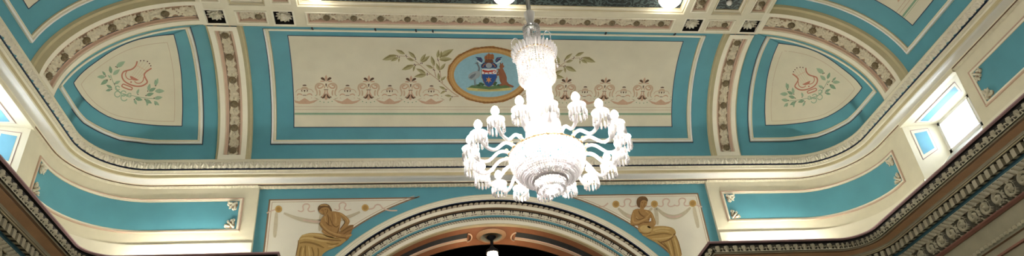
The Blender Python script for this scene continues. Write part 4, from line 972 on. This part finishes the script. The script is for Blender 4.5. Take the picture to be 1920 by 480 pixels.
for q, w, m in (([(250, 335), (300, 310), (350, 302), (400, 308)], 12, 'p_gown_light'), ([(245, 355), (300, 345), (360, 335), (410, 345)], 10, 'p_gown_dark'), ([(280, 372), (340, 372), (395, 362), (428, 350)], 10, 'p_gown_light'), ([(430, 335), (415, 362), (380, 385), (330, 395)], 9, 'p_ochre_dark'), ([(425, 365), (440, 410), (455, 485)], 10, 'p_gown_light'), ([(405, 372), (418, 420), (430, 485)], 10, 'p_gown_dark'), ([(385, 385), (400, 430), (415, 485)], 8, 'p_gown_light'), ([(355, 395), (385, 430), (398, 470)], 9, 'p_gown_dark'), ([(300, 325), (350, 318), (395, 325)], 8, 'p_gown_light'), ([(320, 385), (360, 412), (385, 440)], 7, 'p_ochre_dark'), ([(434, 350), (455, 400), (470, 470)], 6, 'p_gown_dark')): P.stroke(q, w, m, 2, .6)
sub(); P.mb = MB(); P.lay = 2
nm = 'torso'; P.ngon([(155, 192), (180, 178), (210, 180), (232, 182), (262, 188), (280, 200), (294, 225), (302, 262), (298, 292), (272, 325), (240, 346), (210, 338), (190, 315), (194, 290), (172, 270), (158, 235)], 'p_ochre', 1); P.lay = 3
for q, w, m in (([(195, 190), (205, 215), (235, 235)], 7, 'p_ochre_dark'), ([(175, 200), (180, 230), (195, 248)], 8, 'p_ochre_light'), ([(240, 192), (260, 205), (270, 225)], 8, 'p_ochre_light'), ([(205, 255), (240, 268), (275, 262)], 7, 'p_ochre_dark'), ([(200, 285), (230, 300), (262, 290)], 7, 'p_ochre_mid'), ([(215, 215), (225, 225), (240, 228)], 6, 'p_ochre_mid'), ([(250, 240), (262, 248), (268, 262)], 5, 'p_ochre_dark')): P.stroke(q, w, m, 2, .6)
sub(); P.mb = MB(); P.lay = 4
nm = 'palette'; P.ell(242, 312, 47, 31, 'p_gown', 20, .12); P.lay = 5; P.ell(242, 308, 38, 22, 'p_gown_light', 18, .12); P.ell(268, 300, 7, 5, 'p_ochre_deep', 10); P.stroke([(205, 330), (240, 342), (275, 332)], 4, 'p_ochre_dark', 2); sub(); P.mb = MB(); P.lay = 5
nm = 'arms'; P.ngon([(150, 215), (158, 195), (178, 192), (184, 215), (178, 242), (198, 250), (235, 236), (262, 226), (268, 238), (250, 252), (222, 268), (185, 286), (158, 290), (142, 276), (144, 245)], 'p_ochre', 1)
P.ngon([(262, 192), (282, 202), (296, 232), (308, 272), (300, 290), (268, 302), (250, 300), (252, 288), (276, 278), (284, 265), (274, 240), (260, 215)], 'p_ochre', 1); P.lay = 6
P.stroke([(160, 205), (158, 240), (160, 266), (185, 270), (225, 252), (255, 238)], 8, 'p_ochre_light', 2, .5); P.stroke([(178, 240), (196, 252), (232, 238)], 4, 'p_ochre_deep', 1, .4); P.stroke([(278, 210), (292, 245), (298, 275)], 7, 'p_ochre_light', 2, .5); P.stroke([(150, 285), (190, 284), (228, 265)], 5, 'p_ochre_dark', 2, .4)
P.stroke([(245, 235), (262, 222), (272, 205)], 8, 'p_ochre_light', 1, .3); P.poly([(262, 262), (270, 238), (276, 240), (276, 258)], 'p_heraldic_white'); sub(); P.mb = MB(); P.lay = 5
nm = 'head'; P.ngon([(198, 162), (196, 135), (208, 118), (232, 112), (250, 122), (252, 142), (244, 162), (232, 174), (228, 186), (204, 186), (206, 172)], 'p_ochre', 1); P.lay = 6
P.ngon([(196, 172), (184, 156), (181, 132), (190, 108), (215, 97), (243, 102), (257, 122), (252, 136), (240, 124), (222, 122), (208, 134), (204, 155), (204, 172)], 'p_hair', 1)
P.lay = 7; P.stroke([(192, 120), (215, 105), (240, 108)], 8, 'p_ochre_dark', 2, .5); P.stroke([(214, 140), (224, 139)], 3, 'p_ochre_deep', 0); P.stroke([(236, 139), (246, 141)], 3, 'p_ochre_deep', 0); P.stroke([(232, 138), (234, 152), (228, 154)], 3, 'p_ochre_dark', 1); P.stroke([(226, 162), (238, 162)], 3, 'p_ochre_deep', 0); P.stroke([(210, 150), (213, 165), (222, 174)], 6, 'p_ochre_mid', 1, .5); sub()

# ================================================================== PLASTER ORNAMENTS
def rosette(x, y, label):
    r = thing('ceiling_rosette', label, 'rosette', (x, y, ZS + .07), 'leafy rosettes in the dark squares of the beams'); m = MB()
    for ring, n, R, L, zz, w in ((0, 12, .068, .058, -.02, .022), (1, 8, .042, .046, -.04, .022)):
        for k in range(n):
            a = 2 * PI * (k + ring * .5) / n; M = Matrix.Rotation(a, 3, 'Z') @ Matrix.Rotation(.35 if ring == 0 else .6, 3, 'Y'); M = np.array(M)
            m.ell((R * math.cos(a), R * math.sin(a), zz), (L, w, .010), 'relief_white', 8, 5, M); m.ell((R * math.cos(a), R * math.sin(a), zz - .007), (L * .8, w * .25, .008), 'cream', 6, 4, M)
    m.build('petals', r)
    s = MB(); s.lathe([(.055, 0), (.05, -.03), (.036, -.045), (.04, -.055), (.03, -.06), (.022, -.075), (.026, -.085), (.022, -.10), (.008, -.112), (0, -.114)], 'relief_white', (0, 0, 0), 14); s.build('seed_bud', r)
LB = {-3.97: 'white plaster rosette in the dark square at the top of the left curved rib', -3.035: 'white plaster rosette in the dark square left of the long beam panel', 3.035: 'white plaster rosette in the dark square right of the long beam panel', 3.97: 'white plaster rosette in the dark square at the top of the right curved rib'}
for x, y in XS: rosette(x, y, LB[x])
def acanthus(P0, ex, ey, n, label, size=.165, group='scrolled leaf ornaments in the corners of the blue wall panels'):
    """corner leaf: ex, ey run along the two frame sides away from the corner, n towards the room"""
    ex, ey, n = [V(*q) / np.linalg.norm(q) for q in (ex, ey, n)]; M = np.array([ex, ey, n]).T
    o = thing('leaf_ornament', label, 'plaster ornament', tuple(P0), group); m = MB()
    k = size
    for cx, cy, rx, ry, a, h in ((.30, .30, .26, .10, .78, .26), (.62, .20, .24, .085, .15, .22), (.20, .62, .24, .085, 1.42, .22), (.52, .50, .2, .09, .78, .18), (.78, .34, .14, .10, -.5, .12), (.34, .78, .14, .10, 2.1, .12), (.12, .14, .12, .12, 0, .14)):
        R = np.array([[math.cos(a), -math.sin(a), 0], [math.sin(a), math.cos(a), 0], [0, 0, 1]])
        m.ell(M @ V(cx * k, cy * k, .012), (rx * k, ry * k, h * k), 'relief_white', 10, 6, M @ R)
    m.build('leaves', o); g = MB()
    for cx, cy, rr in ((.34, .34, .34), (.68, .26, .22), (.26, .68, .22)): g.ell(M @ V(cx * k, cy * k, .002), (rr * k, rr * k, .004), 'relief_shade', 14, 4, M)  # darker discs behind the leaves, their shadow put into the colour
    g.build('shade_backing', o)
    for cx, cy, sg in ((.80, .14, 1), (.14, .80, -1), (.62, .62, 1)):
        s = MB(); s.tube([M @ V((cx + .13 * (1 - t * .75) * math.cos(sg * (t * 5.5 + 1))) * k, (cy + .13 * (1 - t * .75) * math.sin(sg * (t * 5.5 + 1))) * k, .02 + .012 * t) for t in np.linspace(0, 1, 12)], .045 * k, 'relief_white', 6); s.build('scroll', o)
E = {}
for mir, side in ((0, 'left'), (1, 'right')):
    sg = -1 if not mir else 1
    zt_, zb_ = 7.178, 6.735; yw = D + .246; xw = sg * (W + .246)
    acanthus((sg * 3.795, yw, zt_), (sg, 0, 0), (0, 0, -1), (0, -1, 0), 'upper plaster leaf of the %s curved blue panel, at its end beside the arch' % side)
    acanthus((sg * 3.795, yw, zb_), (sg, 0, 0), (0, 0, 1), (0, -1, 0), 'lower plaster leaf of the %s curved blue panel, at its end beside the arch' % side)
    acanthus((xw, 8.75, zt_), (0, 1, 0), (0, 0, -1), (-sg, 0, 0), 'upper plaster leaf of the %s curved blue panel, at its end beside the window' % side)
    acanthus((xw, 8.75, zb_), (0, 1, 0), (0, 0, 1), (-sg, 0, 0), 'lower plaster leaf of the %s curved blue panel, at its end beside the window' % side)
    if mir:
        acanthus((xw, 6.765, zt_), (0, -1, 0), (0, 0, -1), (-sg, 0, 0), 'upper scrolled plaster leaf of the blue panel right of the bright window')
        acanthus((xw, 6.765, zb_), (0, -1, 0), (0, 0, 1), (-sg, 0, 0), 'lower scrolled plaster leaf of the blue panel right of the bright window')

# ================================================================== LAMPS
def globe(x, y, label, proto, glow, group):
    if proto[0] is None:
        r = thing('ceiling_globe_lamp', label, 'ceiling light', (x, y, ZS + .065), group)
        m = MB(); m.lathe([(.0, -.168), (.06, -.158), (.115, -.128), (.155, -.085), (.172, -.04), (.165, -.012), (.15, -.002)], glow, (0, 0, 0), 28); m.build('glass_globe', r)
        m = MB(); m.lathe([(.15, -.014), (.178, -.012), (.185, -.001), (.0, -.001)], 'brass', (0, 0, 0), 28); m.build('fitting_ring', r)
        proto[0] = r; return r
    r = proto[0].copy(); COL.objects.link(r); r.location = (x, y, ZS + .065); r['label'] = label
    for ch in proto[0].children: c = ch.copy(); COL.objects.link(c); c.parent = r
    return r
pA, pB = [None], [None]
for x, l in ((-2.56, 'white glowing ceiling globe at the left end of the dark coffer'), (.075, 'white glowing ceiling globe beside the chandelier rod'), (2.53, 'white glowing ceiling globe at the right end of the dark coffer')): globe(x, 7.45, l, pA, 'globe_glow', 'round ceiling globes of the long coffer')
for x, y in ((.6, 2.2), (2.56, 2.2), (2.56, -2.4), (-1.2, -2.4)): globe(x, y, 'white globe lamp added out of view behind the camera as room fill', pB, 'fill_glow', 'added fill globes behind the camera')  # unseen globes added behind the camera to fill the room with light
for i, (px, py) in enumerate(((586, 51), (704, 53), (780, 55), (811.5, 56), (1135, 60), (1264.5, 61.5))):
    X = trace(Fcove, px, py + 1); m = MB(); m.tube([X + V(.004 * math.sin(t * 6), .015 - .075 * t, .0 - .035 * t - .012 * math.sin(t * 3)) + V(0, .02, .0) for t in np.linspace(0, 1, 8)], .0125, 'hook', 6)
    tag(m.build('picture_hook', None, False, tuple(X)), ['small dark hook on the top frame bar, leftmost of six', 'small dark hook on the top frame bar, second from left', 'small dark hook on the top frame bar, third from left', 'small dark hook on the top frame bar, fourth from left', 'small dark hook on the top frame bar, second from right', 'small dark hook on the top frame bar, rightmost of six'][i], 'hook', 'hooks along the top frame bar')
t = thing('small_ceiling_lamp', 'small white round lamp in the narrow dark coffer at the top right', 'ceiling light', (3.47, 7.52, ZS + .065))
m = MB(); m.lathe([(.0, -.065), (.03, -.058), (.045, -.03), (.046, -.01), (.03, 0)], 'white', (0, 0, 0), 16); m.build('lamp_cover', t)
# pendant in the arch
t = thing('pendant_lamp', 'lit pendant lamp hanging on a dark rod from the roundel under the arch', 'pendant light', (0, 10.44, AZ + R_ - .02)); 
m = MB(); m.lathe([(.02, .01), (.07, 0), (.075, -.025), (.05, -.05), (.03, -.07), (.018, -.08)], 'stage', (0, 0, 0), 20); m.build('ceiling_rose', t)
m = MB(); m.tube([(0, 0, -.06), (0, 0, -.22)], [.022, .026], 'stage', 10); m.build('rod', t)
m = MB(); m.lathe([(0, -.18), (.03, -.185), (.05, -.22), (.095, -.25), (.10, -.29), (.085, -.30)], 'stage', (0, 0, 0), 20); m.build('cap', t)
m = MB(); m.lathe([(.078, -.285), (.085, -.33), (.088, -.42), (.07, -.48), (0, -.50)], 'pendant_glow', (0, 0, 0), 20); m.build('glass_shade', t)
# lamps lying along the top of the entablature, washing the wall
def tube_lamp(x0, x1, y, lab):
    t = thing('cornice_lamp', lab, 'strip light', ((x0 + x1) / 2, y, 6.035), 'strip lamps lying on the cornice ledge'); h = (x1 - x0) / 2
    m = MB(); m.tube([(-h, 0, .045), (h, 0, .045)], .016, 'tube_glow', 10); m.build('lamp_tube', t)
    m = MB(); m.box(-h - .03, h + .03, -.025, .025, .001, .02, 'white'); m.box(-h - .03, -h, -.02, .02, .02, .065, 'white'); m.box(h, h + .03, -.02, .02, .02, .065, 'white'); m.build('batten', t)
tube_lamp(-5.0, -3.75, 9.62, 'strip lamp on the ledge left of the arch'); tube_lamp(3.75, 5.0, 9.62, 'strip lamp on the ledge right of the arch')

# ================================================================== CHANDELIER
AXX, AXY = -.02, 5.55
ch = thing('chandelier', 'large lit crystal chandelier with candle arms and a bowl of glass drops', 'chandelier', (AXX, AXY, 4.72))
Z = lambda z: z - 4.72
def part(m, name, p=ch): return m.build(name, p)
m = MB(); m.tube([(0, 0, Z(6.86)), (0, 0, Z(9.2))], .024, 'steel', 12); part(m, 'rod')
m = MB(); m.lathe([(0, Z(9.12)), (.10, Z(9.13)), (.12, Z(9.20)), (0, Z(9.21))], 'steel', (0, 0, 0), 20); part(m, 'ceiling_plate')
m = MB(); m.lathe([(.052, Z(6.925)), (.058, Z(6.93)), (.05, Z(6.88)), (.036, Z(6.81)), (.030, Z(6.79)), (.045, Z(6.775)), (.045, Z(6.755)), (.02, Z(6.745)), (0, Z(6.745))], 'crystal', (0, 0, 0), 20, False); part(m, 'glass_cup')
def pearls(R, z, n, r, h, name):
    m = MB()
    for k in range(n): a = 2 * PI * k / n; m.ell((R * math.cos(a), R * math.sin(a), Z(z)), (r, r, h), 'crystal', 8, 6, np.array(Matrix.Rotation(a, 3, 'Z') @ Matrix.Rotation(.45, 3, 'Y')), True)
    return part(m, name)
pearls(.078, 6.715, 20, .012, .024, 'collar_beads')
m = MB(); m.lathe([(.085, Z(6.695)), (.09, Z(6.70)), (.085, Z(6.69)), (.05, Z(6.68))], 'steel', (0, 0, 0), 28); part(m, 'collar_ring')
pearls(.212, 6.372, 34, .0165, .046, 'crown_beads')
m = MB(); m.lathe([(.180, Z(6.345)), (.196, Z(6.344)), (.198, Z(6.336)), (.182, Z(6.334)), (.180, Z(6.345))], 'brass', (0, 0, 0), 36, False); part(m, 'crown_ring')
m = MB(); m.lathe([(.340, Z(5.180)), (.352, Z(5.178)), (.354, Z(5.170)), (.340, Z(5.168)), (.340, Z(5.180))], 'brass', (0, 0, 0), 48, False); part(m, 'bowl_ring')
m = MB(); m.tube([(0, 0, Z(4.82)), (0, 0, Z(6.78))], .016, 'steel', 8); part(m, 'stem')
def strands(fn, n, nb, name, r, drop=0, ph=0):
    """n hanging chains; fn(t) -> (radius, z)"""
    m = MB(); pts = [fn(i / (nb - 1)) for i in range(nb)]
    for i, (R, z) in enumerate(pts):
        q = pts[min(i + 1, nb - 1)] if i < nb - 1 else pts[i - 1]; hz = math.hypot(R - q[0], z - q[1]) * .52; rr = r * (.8 + .4 * ((i * 7) % 3) / 2)
        m.bead((R, 0, Z(z)), rr, max(hz, rr), 'crystal')
    if drop: R, z = pts[-1]; m.bead((R, 0, Z(z) - drop * .8), r * 1.5, drop, 'crystal')
    o = part(m, name); o.rotation_euler = (0, 0, ph)
    for k in range(1, n): c = o.copy(); COL.objects.link(c); c.parent = ch; c.rotation_euler = (0, 0, ph + 2 * PI * k / n)
strands(lambda t: (.084, 6.685 - .21 * t), 22, 9, 'neck_strand', .011, .02)
strands(lambda t: (.186 - .012 * t, 6.335 - .255 * t), 46, 11, 'crown_strand', .0135, .022)
strands(lambda t: (.16 - .02 * t, 6.34 - .32 * t), 26, 11, 'inner_crown_strand', .012, .02, .1)
strands(lambda t: (.112 + .085 * t ** 2.2, 6.12 - .88 * t), 50, 34, 'column_strand', .0135, 0)
strands(lambda t: (.145 + .20 * math.cos(t * PI / 2) ** .8, 5.165 - .255 * math.sin(t * PI / 2) ** 1.15), 76, 17, 'bowl_strand', .0145, .02)
strands(lambda t: (.13 + .15 * math.cos(t * PI / 2), 5.15 - .20 * t), 50, 10, 'inner_bowl_strand', .015, .02, .07)
strands(lambda t: (.148 - .03 * t, 4.905 - .08 * t), 34, 5, 'skirt_strand', .0135, .024)
strands(lambda t: (.09 - .02 * t, 4.89 - .085 * t), 20, 5, 'inner_skirt_strand', .0135, .022)
m = MB(); m.lathe([(.150, Z(4.918)), (.156, Z(4.914)), (.150, Z(4.908))], 'brass', (0, 0, 0), 32); part(m, 'skirt_ring')
m = MB(); m.ell((0, 0, Z(4.79)), (.034, .034, .036), 'crystal', 10, 8, None, False); m.bead((0, 0, Z(4.74)), .014, .02, 'crystal'); part(m, 'finial')
# lamps inside the column and the bowl
for z, R, n in ((6.22, .06, 3), (5.95, .04, 2), (5.7, .05, 3), (5.42, .07, 3), (5.12, .22, 7), (5.0, .12, 4), (4.92, .04, 2), (4.85, .04, 2)):
    for k in range(n):
        a = 2 * PI * k / n; m = MB(); m.ell((R * math.cos(a), R * math.sin(a), Z(z)), (.014, .014, .022), 'inner_glow', 8, 6); part(m, 'inner_bulb')
# curled glass branches of the crown with hanging chains
def crown_branch(a):
    m = MB(); pts = [(.10 + .13 * t, 0, Z(6.42 + .14 * math.sin(t * PI * .8))) for t in np.linspace(0, 1, 10)]; m.tube(pts, .005, 'crystal', 6)
    o = part(m, 'crown_branch'); o.rotation_euler = (0, 0, a); e = pts[-1]
    s = MB()
    for k in range(9): s.bead((e[0], 0, e[2] - .02 - .024 * k), .008, .011, 'crystal')
    s.bead((e[0], 0, e[2] - .25), .012, .024, 'crystal'); s.build('chain', o)
for k in range(6): crown_branch(2 * PI * k / 6 + .15)
# arms
def make_arm():
    m = MB(); pts = [(.345, 0, 5.185), (.40, 0, 5.205), (.45, 0, 5.19), (.50, 0, 5.135), (.545, 0, 5.09), (.60, 0, 5.085), (.65, 0, 5.115), (.685, 0, 5.165), (.70, 0, 5.20)]
    pts = [(x, y, Z(z)) for x, y, z in pts]; Q = chaik3(pts); m.tube(Q, .016, 'crystal', 8); arm = part(m, 'arm')
    b = MB(); b.ell((.372, 0, Z(5.215)), (.017, .017, .014), 'brass', 10, 6); b.ell((.352, 0, Z(5.175)), (.012, .02, .014), 'brass', 8, 5); b.build('brass_boss', arm)
    d = MB(); d.lathe([(.012, 0), (.03, .004), (.062, .010), (.080, .024), (.075, .024), (.03, .010), (.0, .008)], 'crystal', (.70, 0, Z(5.20)), 16, False); d.build('drip_pan', arm)
    c = MB(); c.lathe([(.018, .01), (.022, .02), (.016, .03), (.014, .085), (.0, .087)], 'white', (.70, 0, Z(5.20)), 12); c.build('candle_tube', arm)
    f = MB(); f.lathe([(.0, .082), (.02, .088), (.034, .105), (.036, .125), (.022, .155), (.0, .175)], 'bulb_glow', (.70, 0, Z(5.20)), 12); f.build('bulb', arm)
    p = MB()
    for k in range(13):
        a = 2 * PI * k / 13; x, y = .70 + .070 * math.cos(a), .070 * math.sin(a); p.bead((x, y, Z(5.207)), .007, .008, 'crystal'); p.bead((x, y, Z(5.19)), .008, .012, 'crystal')
        z0_, z1_ = Z(5.180), Z(5.095); r = .0105
        p.add([(x, y, z0_), (x + r, y, z0_ - .012), (x, y + r, z0_ - .012), (x - r, y, z0_ - .012), (x, y - r, z0_ - .012), (x + r * 1.2, y, z1_ + .014), (x, y + r * 1.2, z1_ + .014), (x - r * 1.2, y, z1_ + .014), (x, y - r * 1.2, z1_ + .014), (x, y, z1_)],
              [(0, 1, 2), (0, 2, 3), (0, 3, 4), (0, 4, 1), (1, 5, 6, 2), (2, 6, 7, 3), (3, 7, 8, 4), (4, 8, 5, 1), (9, 6, 5), (9, 7, 6), (9, 8, 7), (9, 5, 8)], 'crystal')
    p.build('prism_drops', arm)
    return arm
def chaik3(p):
    p = [V(*q) for q in p]
    for _ in range(2):
        q = [p[0]]
        for a, b in zip(p[:-1], p[1:]): q += [a * .75 + b * .25, a * .25 + b * .75]
        p = q + [p[-1]]
    return p
A0 = rd(90 - 7)
arm = make_arm(); arm.rotation_euler = (0, 0, A0)
for k in range(1, 18):
    a = arm.copy(); COL.objects.link(a); a.parent = ch; a.rotation_euler = (0, 0, A0 + 2 * PI * k / 18)
    for c_ in arm.children: q = c_.copy(); COL.objects.link(q); q.parent = a

# ================================================================== WORLD AND CAMERA
w = bpy.data.worlds.new('World'); SC.world = w; w.use_nodes = True; nt = w.node_tree; bg = nt.nodes['Background']
sky = nt.nodes.new('ShaderNodeTexSky'); sky.sky_type = 'HOSEK_WILKIE'; sky.turbidity = 6; sky.sun_direction = (-.2, -.4, .85)
mx = nt.nodes.new('ShaderNodeMix'); mx.data_type = 'RGBA'; mx.inputs[0].default_value = .7; mx.inputs[7].default_value = (.9, .95, 1, 1)
nt.links.new(sky.outputs[0], mx.inputs[6]); nt.links.new(mx.outputs[2], bg.inputs[0]); bg.inputs[1].default_value = 12
cam = bpy.data.cameras.new('camera'); co = bpy.data.objects.new('camera', cam); COL.objects.link(co)
cam.sensor_width = 36; cam.lens = FPX / 1920 * 36; cam.shift_y = (PCY - 240) / 1920; cam.clip_start = .05
B = -_fw; co.matrix_world = Matrix(((CR[0], CU[0], B[0], EYE[0]), (CR[1], CU[1], B[1], EYE[1]), (CR[2], CU[2], B[2], EYE[2]), (0, 0, 0, 1)))
SC.camera = co
vs = SC.view_settings; vs.view_transform = 'Standard'; vs.look = 'None'; vs.gamma = 1; vs.use_curve_mapping = False; vs.exposure = 1.2
SC.cycles.use_denoising = True; SC.cycles.max_bounces = 8; SC.cycles.diffuse_bounces = 4; SC.cycles.transparent_max_bounces = 12; SC.cycles.sample_clamp_indirect = 4
